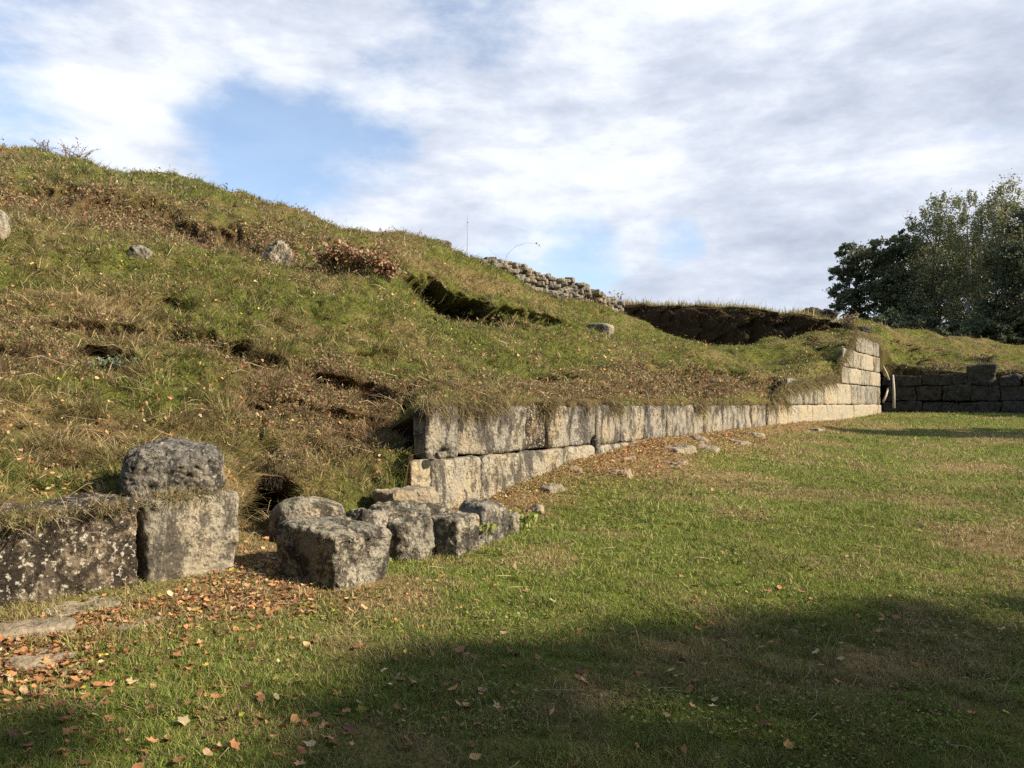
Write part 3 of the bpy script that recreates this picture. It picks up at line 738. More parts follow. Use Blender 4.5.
place_stone('stone_block', 408, 548, 6.75, (.34, .34, .40), R(40), S_fallen, 'narrow worn block in the shaded gap, second in the fallen row', 'stone block', p=7, amp=.035, on_lawn=True, sink=.08, tilt=(R(5), R(-8)), group=GF, cuts=28, rough=.5)
place_stone('stone_block', 452, 542, 6.85, (.36, .34, .38), R(62), S_fallen, 'squat block with an upright face, in the middle of the fallen row', 'stone block', p=12, amp=.025, on_lawn=True, sink=.06, tilt=(R(3), R(-2)), group=GF, cuts=28, rough=.5)
place_stone('stone_block', 478, 528, 7.3, (.50, .36, .42), R(50), S_grey, 'fallen block with a sloping grey top beside the green weeds', 'stone block', p=10, amp=.03, on_lawn=True, sink=.07, tilt=(R(9), R(9)), group=GF, cuts=28, taper=(.25, .1))
place_stone('stone_block', 507, 522, 7.6, (.20, .22, .26), R(30), S_stain, 'smallest dark block at the right end of the fallen row', 'stone block', p=4.5, amp=.04, on_lawn=True, sink=.04, group=GF)
place_stone('stone_block', 415, 520, 7.05, (.82, .24, .20), R(24), S_fallen, 'long low stone lying across the back of the fallen row like a beam', 'stone block', p=4, amp=.06, on_lawn=True, sink=-.17, tilt=(R(4), R(5)), group=GF, cuts=28)
hill_stone('flat_stone', 408, 497, (.60, .5, .26), R(40), S_slab, 'flat grey brown stone lying at the foot of the wall end', 'stone', .45, .25, p=4, amp=.05, cuts=24)
place_stone('boulder', 312, 500, 6.9, (.62, .50, .40), R(20), S_fallen, 'weathered low boulder directly behind the largest fallen block, against the brown slope', 'boulder', p=3.5, amp=.05, cuts=34, rough=.15, on_lawn=True, sink=.04, seed=77)
# ---- stones showing through the hill
hill_stone('boulder', 275, 266, (.62, .5, 1.0), R(35), S_cream, 'pale craggy rock poking out of the brown slope below the skyline', 'boulder', .50, .1, p=4.2, amp=.09, freq=2.2, cuts=30, rough=.6, taper=(.35, .2), tilt=(R(-10), R(14)))
hill_stone('boulder', 142, 258, (.40, .3, .30), R(10), S_grey, 'small grey stone half buried in the brown upper slope', 'boulder', .55, p=3.2, amp=.06)
hill_stone('stone_block', -8, 236, (.46, .4, .75), R(20), S_cream, 'pale upright stone on the slope at the left edge of the picture', 'stone block', .3, p=6, amp=.05)
hill_stone('stone_block', 597, 322, (.80, .5, .36), R(-25), S_stain, 'dark squared slab lying in the grass below the rubble wall', 'stone block', .3, .2, p=6, amp=.04, tilt=(0, R(8)))
hill_stone('boulder', 441, 246, (.8, .5, .34), R(0), S_grey, 'grey stone on the skyline left of the thin stalk', 'boulder', .3, p=3, amp=.05)
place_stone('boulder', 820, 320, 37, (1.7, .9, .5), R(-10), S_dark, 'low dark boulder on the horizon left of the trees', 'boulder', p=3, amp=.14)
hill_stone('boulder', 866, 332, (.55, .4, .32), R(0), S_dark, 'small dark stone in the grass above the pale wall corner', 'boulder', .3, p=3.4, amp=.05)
# small stones lodged in the wall joint
place_stone('cobble', 441, 459, 8.25, (.16, .10, .09), R(50), S_rock, 'small dark stone wedged in the joint near the left end of the wall', 'cobble', p=3, amp=.02, cuts=8)
place_stone('cobble', 596, 449, 11.45, (.10, .08, .14), R(50), S_rock, 'small dark stone wedged in the joint where turf meets the wall foot', 'cobble', p=3, amp=.02, cuts=8)

# ---- rubble wall on the skyline
def rubble_wall():
    root = empty('rubble_wall', ray(560, 300, 28.6), 'low rough rubble stone wall crumbling on the skyline of the hill', 'stone wall')
    rl = root.location.copy()
    bm = bmesh.new()
    kx = [486, 500, 520, 545, 570, 595, 620]
    ktop = [262, 263, 268, 277, 284, 293, 304]; kbot = [272, 280, 294, 302, 307, 311, 316]; kD = [27.0, 27.3, 27.9, 28.3, 28.9, 29.6, 30.4]
    rr = random.Random(5); px = 487
    while px < 620:
        t = np.interp(px, kx, ktop); b = np.interp(px, kx, kbot); D = np.interp(px, kx, kD)
        y = b + 3
        while y > t:
            w = rr.uniform(.18, .5); h = rr.uniform(.10, .22)
            s = stone_bm((w, .35, h), 4 + rr.random() * 5, .025, 4, rr.random() * 99, 5)
            c = ray(px + rr.uniform(-4, 4), y, D + rr.uniform(.1, .45)); rz = rr.uniform(-.4, .4); cz, sz_ = math.cos(rz), math.sin(rz)
            vm = {}
            for v in s.verts:
                vm[v] = bm.verts.new((c[0] + v.co.x * cz - v.co.y * sz_ - rl.x, c[1] + v.co.x * sz_ + v.co.y * cz - rl.y, c[2] + v.co.z - rl.z))
            for f in s.faces: bm.faces.new([vm[v] for v in f.verts])
            s.free()
            y -= (h * .6) * F / D
        px += rr.uniform(2.5, 5.5)
    bm_obj('stonework', bm, S_stain, root)
rubble_wall()
hill_stone('boulder', 494, 272, (.7, .4, .35), R(20), S_cream, 'pale boulder at the left foot of the skyline rubble wall', 'boulder', p=3, amp=.06)

# ---- flat slabs in the ground
slabs = [(20, 622, .50, .34, 'flat slab with leaves around it close to the left edge'), (78, 606, .42, .28, 'flat worn slab below the middle of the long dark block'),
         (132, 610, .34, .22, 'small pale flat slab below the joint of the two left blocks'), (45, 638, .30, .22, 'grey flat slab nearest the camera in the leaf litter'), (-30, 645, .5, .3, 'flat slab cut off by the left edge of the picture')]
for k, (px, py, w, d, lab) in enumerate(slabs):
    D = 1.22 / ((py - 404) / F)
    place_stone('paving_stone', px, py, D, (w * 1.0, d * 1.05, .08), R(35 + 17 * k), S_slab, lab, 'paving stone', p=9, amp=.022, freq=4, on_lawn=True, sink=.067, group='flat slabs set in the ground', cuts=12)
def foot_stone(u, v, w, d, rz, lab):
    X = WA[0] + WD[0] * u + WN[0] * v; Y = WA[1] + WD[1] * u + WN[1] * v
    o = place_stone('flat_stone', 512, 400, 10, (w, d, .12), R(rz), S_slab, lab, 'flat stone', p=7, amp=.035, freq=5, tilt=(R(random.uniform(-9, 9)), R(random.uniform(-7, 7))), group='flat stones along the wall foot', cuts=12, taper=(.15, .1))
    o.location = (X, Y, float(lawn_z(X, Y)) - .085)
for a in [(2.0, .42, .30, .22, 50, 'small brown stone in the dead leaves nearest the fallen blocks'), (2.9, .22, .22, .16, 10, 'little stone tight against the lower course of the wall'), (3.5, .62, .42, .30, 75, 'broad flat stone in the leaves where the lower course runs into the ground'),
          (4.3, .30, .28, .2, 30, 'small stone between two broad slabs close to the wall'), (4.9, .85, .36, .2, 60, 'brown stone at the outer edge of the leaf strip'), (5.9, .45, .75, .42, 52, 'widest grey slab lying in the leaf strip beside the wall'),
          (6.8, .62, .55, .36, 70, 'grey slab just beyond the widest one'), (7.4, .25, .3, .2, 15, 'small stone against the wall beyond the grey slabs'), (8.6, .6, .7, .34, 57, 'long low slab at the far end of the leaf strip'), (10.2, .4, .4, .26, 20, 'half buried stone beyond the long low slab'),
          (14.0, .75, .55, .3, 50, 'lone pale flat stone on the lawn edge near the pale courses'), (1.2, .7, .24, .18, 80, 'tilted stone beside the bright green weeds')]: foot_stone(*a)

# ------------------------------------------------------------------ tubes (twigs, stalks, trunks)
def tube(pts, rad, sides=6):
    pts = [Vector(p) for p in pts]; V = []; Fc = []
    for k, p in enumerate(pts):
        t = (pts[min(k + 1, len(pts) - 1)] - pts[max(k - 1, 0)]).normalized()
        a = t.orthogonal().normalized(); b = t.cross(a)
        r = rad[k] if hasattr(rad, '__len__') else rad
        for s in range(sides):
            an = 2 * math.pi * s / sides; V.append(p + a * math.cos(an) * r + b * math.sin(an) * r)
    for k in range(len(pts) - 1):
        for s in range(sides):
            Fc.append((k * sides + s, k * sides + (s + 1) % sides, (k + 1) * sides + (s + 1) % sides, (k + 1) * sides + s))
    Fc.append(tuple(range(sides))[::-1]); Fc.append(tuple((len(pts) - 1) * sides + s for s in range(sides)))
    return V, Fc
def tubes_obj(name, lst, mat, parent=None, smooth=True):
    V = []; Fc = []
    for v, f in lst:
        o = len(V); V += v; Fc += [tuple(i + o for i in t) for t in f]
    me = bpy.data.meshes.new(name); me.from_pydata([tuple(v) for v in V], [], Fc); me.materials.append(mat)
    me.polygons.foreach_set('use_smooth', [smooth] * len(me.polygons)); me.update()
    ob = bpy.data.objects.new(name, me); COL.objects.link(ob)
    if parent: ob.parent = parent
    return ob

# wooden stakes at the dark corner
def stake(pa, pb, r, label):
    A = Vector(ray(*pa)); B = Vector(ray(*pb))
    o = tubes_obj('wooden_stake', [tube([Vector((0, 0, 0)), (B - A) * .5 + Vector((.02, 0, 0)), B - A], [r, r * .9, r * .7])], M_wood); o.location = A
    tag(o, label, 'stake', 'pale stakes leaning at the wall corner')
stake((894, 408, 30.2), (893, 375, 30.6), .05, 'upright whitish stake standing just right of the pale wall corner')
stake((889, 380, 30.9), (883, 366, 31.0), .04, 'short slanting stake high against the wall corner')
stake((883, 402, 30.6), (888, 389, 30.9), .045, 'short slanting stake low against the wall corner')

# stalks on the skyline
M_stalk = attr_mat('dry_stalk', 0)
def leafy(name, P, size, C, mat=M_leaf, parent=None, elong=1.6, N=None, curl=.25):
    n = len(P); a = rng.normal(size=(n, 3)); a /= np.linalg.norm(a, axis=1, keepdims=True)
    if N is not None:
        b0 = np.cross(N, a); b0 /= np.linalg.norm(b0, axis=1, keepdims=True) + 1e-9; a = np.cross(b0, N); b = b0
    else:
        b = np.cross(a, rng.normal(size=(n, 3))); b /= np.linalg.norm(b, axis=1, keepdims=True)
    nn = np.cross(a, b); s = size[:, None]
    V = np.stack([P - a * s * elong * .5, P + b * s * .5 + nn * s * curl * .5, P + a * s * elong * .5 + nn * s * curl, P - b * s * .5 + nn * s * curl * .5], 1).reshape(-1, 3)
    return mesh_np(name, V, np.arange(4 * n), np.full(n, 4), mat, parent, col=np.repeat(C, 4, 0))

def plant(name, base, stems, r, leaf_n, leaf_s, cols, label, cat, leaf_from=.4, group=None):
    root = empty(name, base, label, cat, group)
    lst = []; pts = []
    for st in stems:
        st = [Vector(p) for p in st]; n = len(st)
        lst.append(tube([tuple(p) for p in st], [r * (1 - .7 * k / (n - 1)) for k in range(n)], 4))
        for k in range(n - 1):
            if k / (n - 1) >= leaf_from:
                for _ in range(leaf_n):
                    t = random.random(); pts.append(st[k] * (1 - t) + st[k + 1] * t + Vector((random.gauss(0, leaf_s * .7), random.gauss(0, leaf_s * .7), random.gauss(0, leaf_s * .7))))
    tubes_obj('stem', lst, M_bark, root)
    if pts:
        P = np.array([tuple(p) for p in pts]); n = len(P)
        C = np.array(cols)[rng.integers(0, len(cols), n)] * rng.uniform(.7, 1.3, (n, 1))
        leafy('foliage', P, rng.uniform(.6, 1.3, n) * leaf_s, C, parent=root)
b = ray(467, 252, 25.6)
plant('tall_weed', b, [[(0, 0, -.2), (.01, 0, .5), (0, 0, .9), (.01, 0, 1.25)]], .009, 2, .04, [DGREEN, BROWN], 'single thin upright stalk standing alone on the skyline', 'weed', .6)
b = ray(503, 264, 27.6)
st = [[(0, 0, -.2), (.15, 0, .35), (.45, 0, .62), (.8, 0, .75), (1.15, 0, .72), (1.3, 0, .6)], [(0, 0, -.2), (-.1, 0, .2), (-.3, 0, .35), (-.45, 0, .5)]]
plant('bramble', b, st, .007, 5, .05, [DGREEN, GREEN], 'arching bramble stem curving over the skyline above the rubble wall', 'bramble', .75)
def bushy(px, py, D, n, h, spread, cols, label, leaf_s=.05, leaf_n=3, name='dry_bush', group=None, r=.008, cat='bush', lean=0):
    b = on_hill(px, py) if (D > 7.6 and py < 400 and D < 25) or px == 272 else ray(px, py, D)
    stems = []
    for _ in range(n):
        an = random.uniform(0, 6.28); s = random.random() ** .6 * spread; hh = h * random.uniform(.55, 1.1)
        x0, y0 = random.uniform(-.5, .5) * spread * .7, random.uniform(-.4, .4) * spread * .5
        stems.append([(x0, y0, -.15), (x0 + math.cos(an) * s * .3 + lean * .3, y0 + math.sin(an) * s * .3, hh * .5), (x0 + math.cos(an) * s * .7 + lean * .7, y0 + math.sin(an) * s * .7, hh * .85), (x0 + math.cos(an) * s + lean, y0 + math.sin(an) * s, hh)])
    plant(name, b, stems, r, leaf_n, leaf_s, cols, label, cat, .2, group)
bushy(72, 164, 20.0, 34, .48, .75, [RUST * 1.1, BROWN, RUST], 'reddish twiggy bush on the skyline near the left edge', .035, 3)
bushy(42, 157, 19.8, 16, .26, .5, [RUST, BROWN], 'low reddish scrub left of the twiggy skyline bush', .03, 3)
for k, (px, py, D, s, h, lab) in enumerate([(335, 280, 15.8, .55, .55, 'rust brown dead bracken clump right of the pale craggy rock'), (362, 287, 16.0, .6, .55, 'rust brown dead bracken clump nearest the dark hollow'), (385, 292, 16.2, .35, .35, 'small tan bracken clump at the left mouth of the dark hollow')]):
    bushy(px, py, D, 46, h, s, [RUST * 1.15, BROWN * 1.3, RUST * .8, STRAW * .7], lab, .06, 7, 'bracken', 'dead bracken on the hill', cat='bracken')
bushy(850, 327, 33, 40, .55, .6, [STRAW * .8, STRAW, BROWN], 'pale tawny grass clump above the far wall corner', .05, 3, 'grass_clump', cat='grass clump')
bushy(112, 372, 7.7, 26, .16, .28, [np.array([.13, .16, .11]), np.array([.17, .2, .15]), DGREEN], 'low grey green thyme clump growing in the left hollow', .022, 14, 'thyme_clump', r=.003, cat='herb')
bushy(512, 528, 7.75, 16, .16, .22, [BRIGHT, GREEN, BRIGHT], 'bright green weeds at the right end of the fallen blocks', .04, 6, 'green_weed', r=.004, cat='weed')
bushy(482, 540, 7.1, 12, .14, .14, [BRIGHT, GREEN], 'bright green weeds in front of the fallen block with sloping top', .035, 6, 'green_weed', r=.004, cat='weed')
bushy(272, 478, 6.7, 30, .22, .30, [STRAW * .7, STRAW * .5, BROWN], 'tangled dry grass clump over the shaded hollow left of the largest fallen block', .012, 14, 'dry_grass_clump', r=.003, cat='grass clump', lean=.06)
for px_, py_, D_, s_, h_, lab_ in [(898, 372, 31.7, .5, .35, 'dark shrub growing on the end wall just right of the slanting stakes'), (932, 374, 31.2, .7, .3, 'low brown scrub spilling over the middle of the end wall'),
        (985, 364, 30.6, .5, .3, 'dark tuft on the tall raised block of the end wall'), (1012, 377, 30.3, .7, .3, 'low dark scrub on the end wall at the right edge')]:
    bushy(px_, py_, D_, 26, h_, s_, [DGREEN * .7, DBROWN, BROWN * .5], lab_, .05, 6, 'wall_shrub', 'shrubs on the end wall', cat='shrub')
for px, h in ((618, .55), (600, .35)):
    bushy(px, 306, 31, 12, h, .35, [DBROWN, OLIVE, DGREEN], 'dark twiggy weed at the right end of the skyline rubble wall' if px == 618 else 'low dark weed on top of the skyline rubble wall', .05, 2, 'tall_weed', cat='weed')

# dry stalks and twigs lying about
def twigs():
    lst = []
    def one(p, L, r, up=.3):
        an = random.uniform(0, 6.28); d = Vector((math.cos(an), math.sin(an), up)); c = Vector((random.gauss(0, .15), random.gauss(0, .15), 0))
        lst.append(tube([p, p + d * L * .5 + c * L + Vector((0, 0, L * .05)), p + d * L + c * L * .6 - Vector((0, 0, L * up * .6))], [r, r, r * .5], 3))
    w = ((HPX > -20) & (HPX < 560) & (HPY > 280)) * (HT[:, None] > 1.02) / HG[..., 1] ** 1.5
    P, Nn, i, j = grid_sample(HG, w, 420)
    for p in P: one(Vector(p) + Vector((0, 0, .05)), random.uniform(.15, .5), .0022 * max(1, p[1] / 6), .3)
    for _ in range(160):
        D = random.uniform(3.2, 9); X = random.uniform(-.65, .65) * D
        v = (X - WA[0]) * WN[0] + (D - WA[1]) * WN[1]
        if v < .3: continue
        one(Vector((X, D, float(lawn_z(X, D)) + .015)), random.uniform(.08, .28), .0016 * max(1, D / 5), .1)
    o = tubes_obj('dry_stalks', lst, M_straw); tag(o, kind='stuff', cat='dry stalks')
m, nt = new_mat('straw_stalk'); N = NT(nt); bb = N.n('ShaderNodeBsdfPrincipled'); g = N.n('ShaderNodeNewGeometry')
N.l(N.ramp(N.noise(g.outputs['Position'], 3), [(.3, (.20, .14, .08)), (.7, (.45, .35, .2))]), bb.inputs['Base Color']); bb.inputs['Roughness'].default_value = .8
oo = N.n('ShaderNodeOutputMaterial'); N.l(bb.outputs[0], oo.inputs[0]); M_straw = m
twigs()
# two longer twigs near the fallen blocks
for pts, lab in [([(232, 600, 5.55), (246, 592, 5.6), (262, 585, 5.62)], 'thin bare twig lying in the leaves below the shaded hollow'), ([(590, 490, 10.2), (612, 482, 10.6), (634, 478, 10.9)], 'bare twig lying in the leaf strip by the wall')]:
    P = [Vector(ray(*q)) for q in pts]; z0 = P[0]
    for q in P: q.z = float(lawn_z(q.x, q.y)) + .04
    o = tubes_obj('twig', [tube([q - P[0] for q in P], [.006, .005, .002], 5)], M_bark); o.location = P[0]; tag(o, lab, 'twig')

# ------------------------------------------------------------------ fallen leaves
def leaf_mesh(name, P, N, size, C):
    """lobed, curled leaves: fan of 10 outline points round a centre"""
    n = len(P); K = 10
    prof = np.array([1.0, .45, .85, .42, .62, .30, .62, .42, .85, .45])
    th = np.arange(K) * 2 * np.pi / K
    a = rng.normal(size=(n, 3)); b = np.cross(N, a); b /= np.linalg.norm(b, axis=1, keepdims=True); a = np.cross(b, N)
    mixk = rng.random((n, 1)) ** .7; oval = np.sqrt(np.cos(th) ** 2 + (np.sin(th) * .62) ** 2)
    jit = rng.uniform(.82, 1.15, (n, K)) * (prof * (1 - mixk) * 1.05 + oval * .82 * mixk)
    lx = np.cos(th) * jit; ly = np.sin(th) * jit * rng.uniform(.55, 1, (n, 1))
    cu = rng.uniform(-.2, .9, (n, 1)); cv = rng.uniform(-.2, .9, (n, 1))
    lz = cu * ly ** 2 + cv * lx ** 2 * .5 + rng.normal(0, .08, (n, K))
    s = size[:, None, None] * .5
    O = P[:, None] + s * (lx[..., None] * a[:, None] + ly[..., None] * b[:, None] + lz[..., None] * N[:, None])
    V = np.concatenate([P[:, None], O], 1).reshape(-1, 3)
    base = np.arange(n)[:, None, None] * (K + 1)
    k = np.arange(K)
    tri = np.stack([np.zeros(K, int), 1 + k, 1 + (k + 1) % K], -1)[None] + base
    o = mesh_np(name, V, tri.ravel(), np.full(n * K, 3), M_leaf, col=np.repeat(C, K + 1, 0))
    return tag(o, None, 'leaf litter', kind='stuff')
LC = [np.array([.40, .19, .08]), np.array([.26, .12, .055]), np.array([.46, .28, .14]), np.array([.15, .075, .04]), np.array([.48, .36, .20]), np.array([.55, .42, .06])]
def leaves():
    Ps = []; Ns = []; S = []
    def add(px, py, n, sx, sy, smin=.045, smax=.085):
        x = rng.normal(px, sx, n); y = np.clip(rng.normal(py, sy, n), 412, 900)
        a = (x - 512) / F; b = (y - 404) / F; D = 1.5 / (b + .04)
        for _ in range(5): D = (EYE - lawn_z(a * D, D, False)) / np.maximum(b, .005)
        X = a * D; v = (X - WA[0]) * WN[0] + (D - WA[1]) * WN[1]; u = (X - WA[0]) * WD[0] + (D - WA[1]) * WD[1]
        k = ((v > .05) | (u < -.5)) & (D < 35) & (D > 1.5); X = X[k]; D = D[k]; n = len(X)
        Ps.append(np.stack([X, D, lawn_z(X, D) + rng.uniform(.004, .03, n)], -1)); S.append(rng.uniform(smin, smax, n))
        nn = np.stack([rng.normal(0, .35, n), rng.normal(0, .35, n), np.ones(n)], -1); Ns.append(nn / np.linalg.norm(nn, axis=1, keepdims=True))
    add(262, 566, 500, 22, 14, .03, .06); add(235, 597, 1100, 65, 11, .03, .07); add(60, 640, 500, 60, 16, .03, .07); add(150, 612, 500, 60, 12, .03, .065); add(10, 665, 420, 45, 18, .04, .08)
    add(100, 690, 180, 90, 40, .05, .09); add(250, 680, 150, 130, 40, .05, .09); add(520, 640, 140, 220, 60, .05, .09); add(700, 650, 150, 200, 50, .05, .09); add(800, 560, 110, 160, 50, .04, .08); add(400, 590, 60, 60, 25)
    
    def strip(n, u0, u1, vs, smin, smax):
        u = rng.uniform(u0, u1, n); v = .06 + np.abs(rng.normal(0, vs, n)); X = WA[0] + WD[0] * u + WN[0] * v; D = WA[1] + WD[1] * u + WN[1] * v
        Ps.append(np.stack([X, D, lawn_z(X, D) + rng.uniform(.004, .04, n)], -1)); S.append(rng.uniform(smin, smax, n))
        nn = np.stack([rng.normal(0, .4, n), rng.normal(0, .4, n), np.ones(n)], -1); Ns.append(nn / np.linalg.norm(nn, axis=1, keepdims=True))
    strip(2200, .3, 6, .42, .03, .06); strip(2600, 3, 10, .6, .035, .07); strip(900, 8, 18, .5, .04, .08)
    add(850, 460, 60, 110, 25, .05, .08); add(300, 740, 60, 260, 30)
    P = np.concatenate(Ps); N = np.concatenate(Ns); s = np.concatenate(S); n = len(P)
    s = s * rng.uniform(.6, 1.15, n)
    w = np.tile([.30, .26, .13, .20, .09, .02], (n, 1)); C = pick_cols(n, w, LC)
    leaf_mesh('fallen_leaves', P, N, s, C)
    # on the hill
    w = ((HPX > -40) & (HPX < 900)) * (HT[:, None] > 1.0) * (HT[:, None] < 6.5) / HG[..., 1] ** 1.3
    w = w * (.25 + 2.5 * bl(HPX, HPY, 20, 480, 110, 50) + 1.0 * bl(HPX, HPY, 280, 400, 140, 50) + .8 * bl(HPX, HPY, 650, 380, 150, 25) + 1.2 * bl(HPX, HPY, 60, 430, 120, 60))
    P, Nn, i, j = grid_sample(HG, w, 2300); n = len(P); up = Nn * np.sign(Nn[:, 2:3]) + rng.normal(0, .4, (n, 3)); up /= np.linalg.norm(up, axis=1, keepdims=True)
    C = pick_cols(n, np.tile([.3, .2, .2, .12, .16, .02], (n, 1)), LC)
    leaf_mesh('hill_leaves', P + np.array([0, 0, .045]), up, rng.uniform(.04, .075, n) * np.clip(P[:, 1] / 9, .8, 1.6), C)
leaves()

# ------------------------------------------------------------------ trees
def make_tree(name, base, H, crown, nl, leaf, cols, label, trunk_r=.16, mat=M_bark, wisp=0, group=None, fill=.35, lean=(0, 0)):
    """crown: list of (x,y,z,rx,ry,rz) lobes relative to the base"""
    root = empty(name, base, label, 'tree', group)
    rr = random.Random(int(abs(base[0] * 100)) + 3)
    lst = []
    top = Vector((lean[0], lean[1], H * .82)); k5 = [Vector((lean[0] * (t ** 1.5), lean[1] * (t ** 1.5), H * .82 * t)) + Vector((rr.gauss(0, .12), rr.gauss(0, .12), 0)) * t for t in (0, .2, .4, .6, .8, 1)]
    k5[0].z = -.6
    lst.append(tube(k5, [trunk_r * 1.25, trunk_r, trunk_r * .8, trunk_r * .6, trunk_r * .4, trunk_r * .15], 8))
    for (x, y, z, rx, ry, rz) in crown:
        t = min(max(z / (H * .82) - .25, .15), .9); s = k5[0].lerp(k5[-1], t); s.z = H * .82 * t
        e = Vector((x, y, z)); mid = s.lerp(e, .5) + Vector((0, 0, -.15 * rz))
        lst.append(tube([s, mid, e], [trunk_r * .38, trunk_r * .25, trunk_r * .06], 5))
        for _ in range(6):
            q = e + Vector((rr.uniform(-1, 1) * rx * .8, rr.uniform(-1, 1) * ry * .8, rr.uniform(-.8, .9) * rz))
            lst.append(tube([mid.lerp(e, rr.random()), q.lerp(e, .4), q], [trunk_r * .14, trunk_r * .09, trunk_r * .03], 4))
    tubes_obj('trunk', lst, mat, root)
    vol = np.array([c[3] * c[4] * c[5] for c in crown]) ** .67; vol /= vol.sum()
    Ps = []
    for c, f in zip(crown, vol):
        n = int(nl * f); ncl = max(6, n // 75)
        # clump centres spread through the lobe, denser to the outside
        d = rng.normal(size=(ncl, 3)); d /= np.linalg.norm(d, axis=1, keepdims=True); rad = rng.uniform(fill, 1.05, ncl) ** .6
        cc = d * rad[:, None] * np.array(c[3:6]) + np.array(c[:3])
        cs = rng.uniform(.07, .20, ncl) * min(c[3], c[5])
        idx = rng.integers(0, ncl, n)
        off = rng.normal(size=(n, 3)) * cs[idx][:, None] * np.array([1, 1, .7 + wisp * 1.4])
        if wisp: off[:, 2] -= np.abs(rng.normal(size=n)) * wisp * .35
        Ps.append(cc[idx] + off)
    P = np.concatenate(Ps); n = len(P)
    C = np.array(cols)[rng.integers(0, len(cols), n)] * rng.uniform(.6, 1.4, (n, 1))
    # broad colour variation from clump to clump
    v = fbm(P[:, 0] * .7 + base[0], P[:, 2] * .7 + P[:, 1] * .3, 3, 2)[:, None]; C = C * (.7 + .6 * v)
    leafy('crown', P, rng.uniform(.6, 1.3, n) * leaf, C, M_crown, root, 1.5)
    return root
TG = [np.array([.10, .115, .06]), np.array([.13, .145, .075]), np.array([.08, .095, .055])]
TB = [np.array([.20, .21, .11]), np.array([.25, .25, .13]), np.array([.16, .17, .09]), np.array([.28, .25, .13])]
def px_tree(name, px, D, ytop, wpx, lobes, nl, leaf, cols, label, zb=None, **kw):
    nl = int(nl * 1.3); leaf *= .62 if kw.get('wisp') else .75
    zb = 4.6 if zb is None else zb
    base = ray(px, 330, D); base[2] = zb
    H = EYE + (404 - ytop) / F * D - zb; s = D / F
    cr = [(lx * s, ly, EYE + (404 - py) * s - zb, rx * s, ry_, rz * s) for lx, ly, py, rx, ry_, rz in lobes]
    return make_tree(name, tuple(base), H, cr, nl, leaf, cols, label, **kw)
grp = 'trees beyond the far hill'
px_tree('broadleaf_tree', 856, 56, 232, 60, [(-10, 0, 275, 16, 1.3, 14), (12, .5, 262, 20, 1.5, 22), (-12, 0, 300, 14, 1.3, 16), (14, 0, 300, 20, 1.5, 22), (2, 1, 250, 14, 1.2, 10), (0, 0, 325, 22, 1.6, 16)], 15000, .17, TG,
        'smallest dark round tree at the left end of the tree line', group=grp)
px_tree('broadleaf_tree', 898, 54, 222, 60, [(-12, 0, 250, 16, 1.5, 14), (8, 0, 262, 22, 1.8, 24), (-8, 0, 290, 22, 1.8, 24), (16, 0, 300, 20, 1.8, 24), (0, 0, 325, 28, 1.8, 14), (10, .6, 238, 12, 1.2, 10)], 17000, .17, TG,
        'dark rounded tree right of the smallest one', group=grp)
px_tree('birch_tree', 936, 52, 192, 60, [(-10, 0, 225, 18, 1.6, 18), (8, 0, 212, 16, 1.4, 18), (0, 0, 250, 26, 2, 26), (-8, 0, 290, 26, 2, 28), (14, 0, 285, 20, 2, 30), (0, 0, 320, 30, 2, 18), (10, 0, 338, 34, 2, 10)], 19000, .15, TB[:3] + TG[:1],
        'grey green birch with a feathery domed top in the middle of the tree line', wisp=.5, group=grp)
px_tree('birch_tree', 969, 50, 188, 60, [(0, 0, 205, 12, 1.2, 14), (-4, 0, 235, 18, 1.4, 20), (6, 0, 262, 18, 1.6, 24), (-4, 0, 295, 20, 1.7, 26)], 9000, .14, TB[:3],
        'slender birch whose pale trunk shows in front of the dark trees', mat=M_birch, wisp=.8, group=grp, trunk_r=.13)
px_tree('birch_tree', 1004, 48, 172, 60, [(4, 0, 195, 16, 1.4, 20), (-12, 0, 215, 14, 1.3, 16), (14, 0, 215, 18, 1.6, 20), (0, 0, 245, 26, 2, 26), (2, 0, 285, 28, 2, 28)], 14000, .14, TB,
        'tallest birch with a thin yellow green feathery top at the right edge', mat=M_birch, wisp=.9, group=grp)
px_tree('broadleaf_tree', 1022, 46, 200, 60, [(14, 0, 225, 18, 1.6, 22), (-8, 0, 265, 24, 2, 26), (18, 0, 270, 24, 2, 30), (-10, 0, 308, 28, 2, 24), (20, 0, 315, 28, 2, 24), (-25, 0, 338, 34, 2, 12), (10, 0, 340, 34, 2, 12)], 21000, .16, [TG[2], TG[0], TG[2] * .8],
        'darkest dense tree cut off by the right edge below the tallest birch', group=grp)
px_tree('broadleaf_tree', 940, 60, 235, 60, [(-30, 0, 290, 30, 2, 30), (0, 0, 270, 30, 2, 30), (30, 0, 275, 30, 2, 34), (-30, 0, 325, 30, 2, 20), (10, 0, 325, 40, 2, 22)], 17000, .2, [TG[2], TG[2] * .8],
        'dark dense tree standing behind the birches', group=grp)
px_tree('broadleaf_tree', 1010, 58, 215, 60, [(-20, 0, 270, 30, 2, 34), (15, 0, 260, 30, 2, 34), (40, 0, 285, 30, 2, 40), (-10, 0, 325, 40, 2, 22), (30, 0, 325, 40, 2, 22)], 15000, .2, [TG[2], TG[2] * .8],
        'dark tree filling the gap behind the tallest birch', group=grp)
px_tree('broadleaf_tree', 905, 47, 300, 60, [(-40, 0, 334, 22, 1.2, 12), (-10, 0, 326, 24, 1.2, 16), (20, 0, 330, 24, 1.2, 14), (45, 0, 334, 22, 1.2, 12)], 11000, .15, TG,
        'low dense thicket under the left half of the tree line', group=grp, trunk_r=.07)
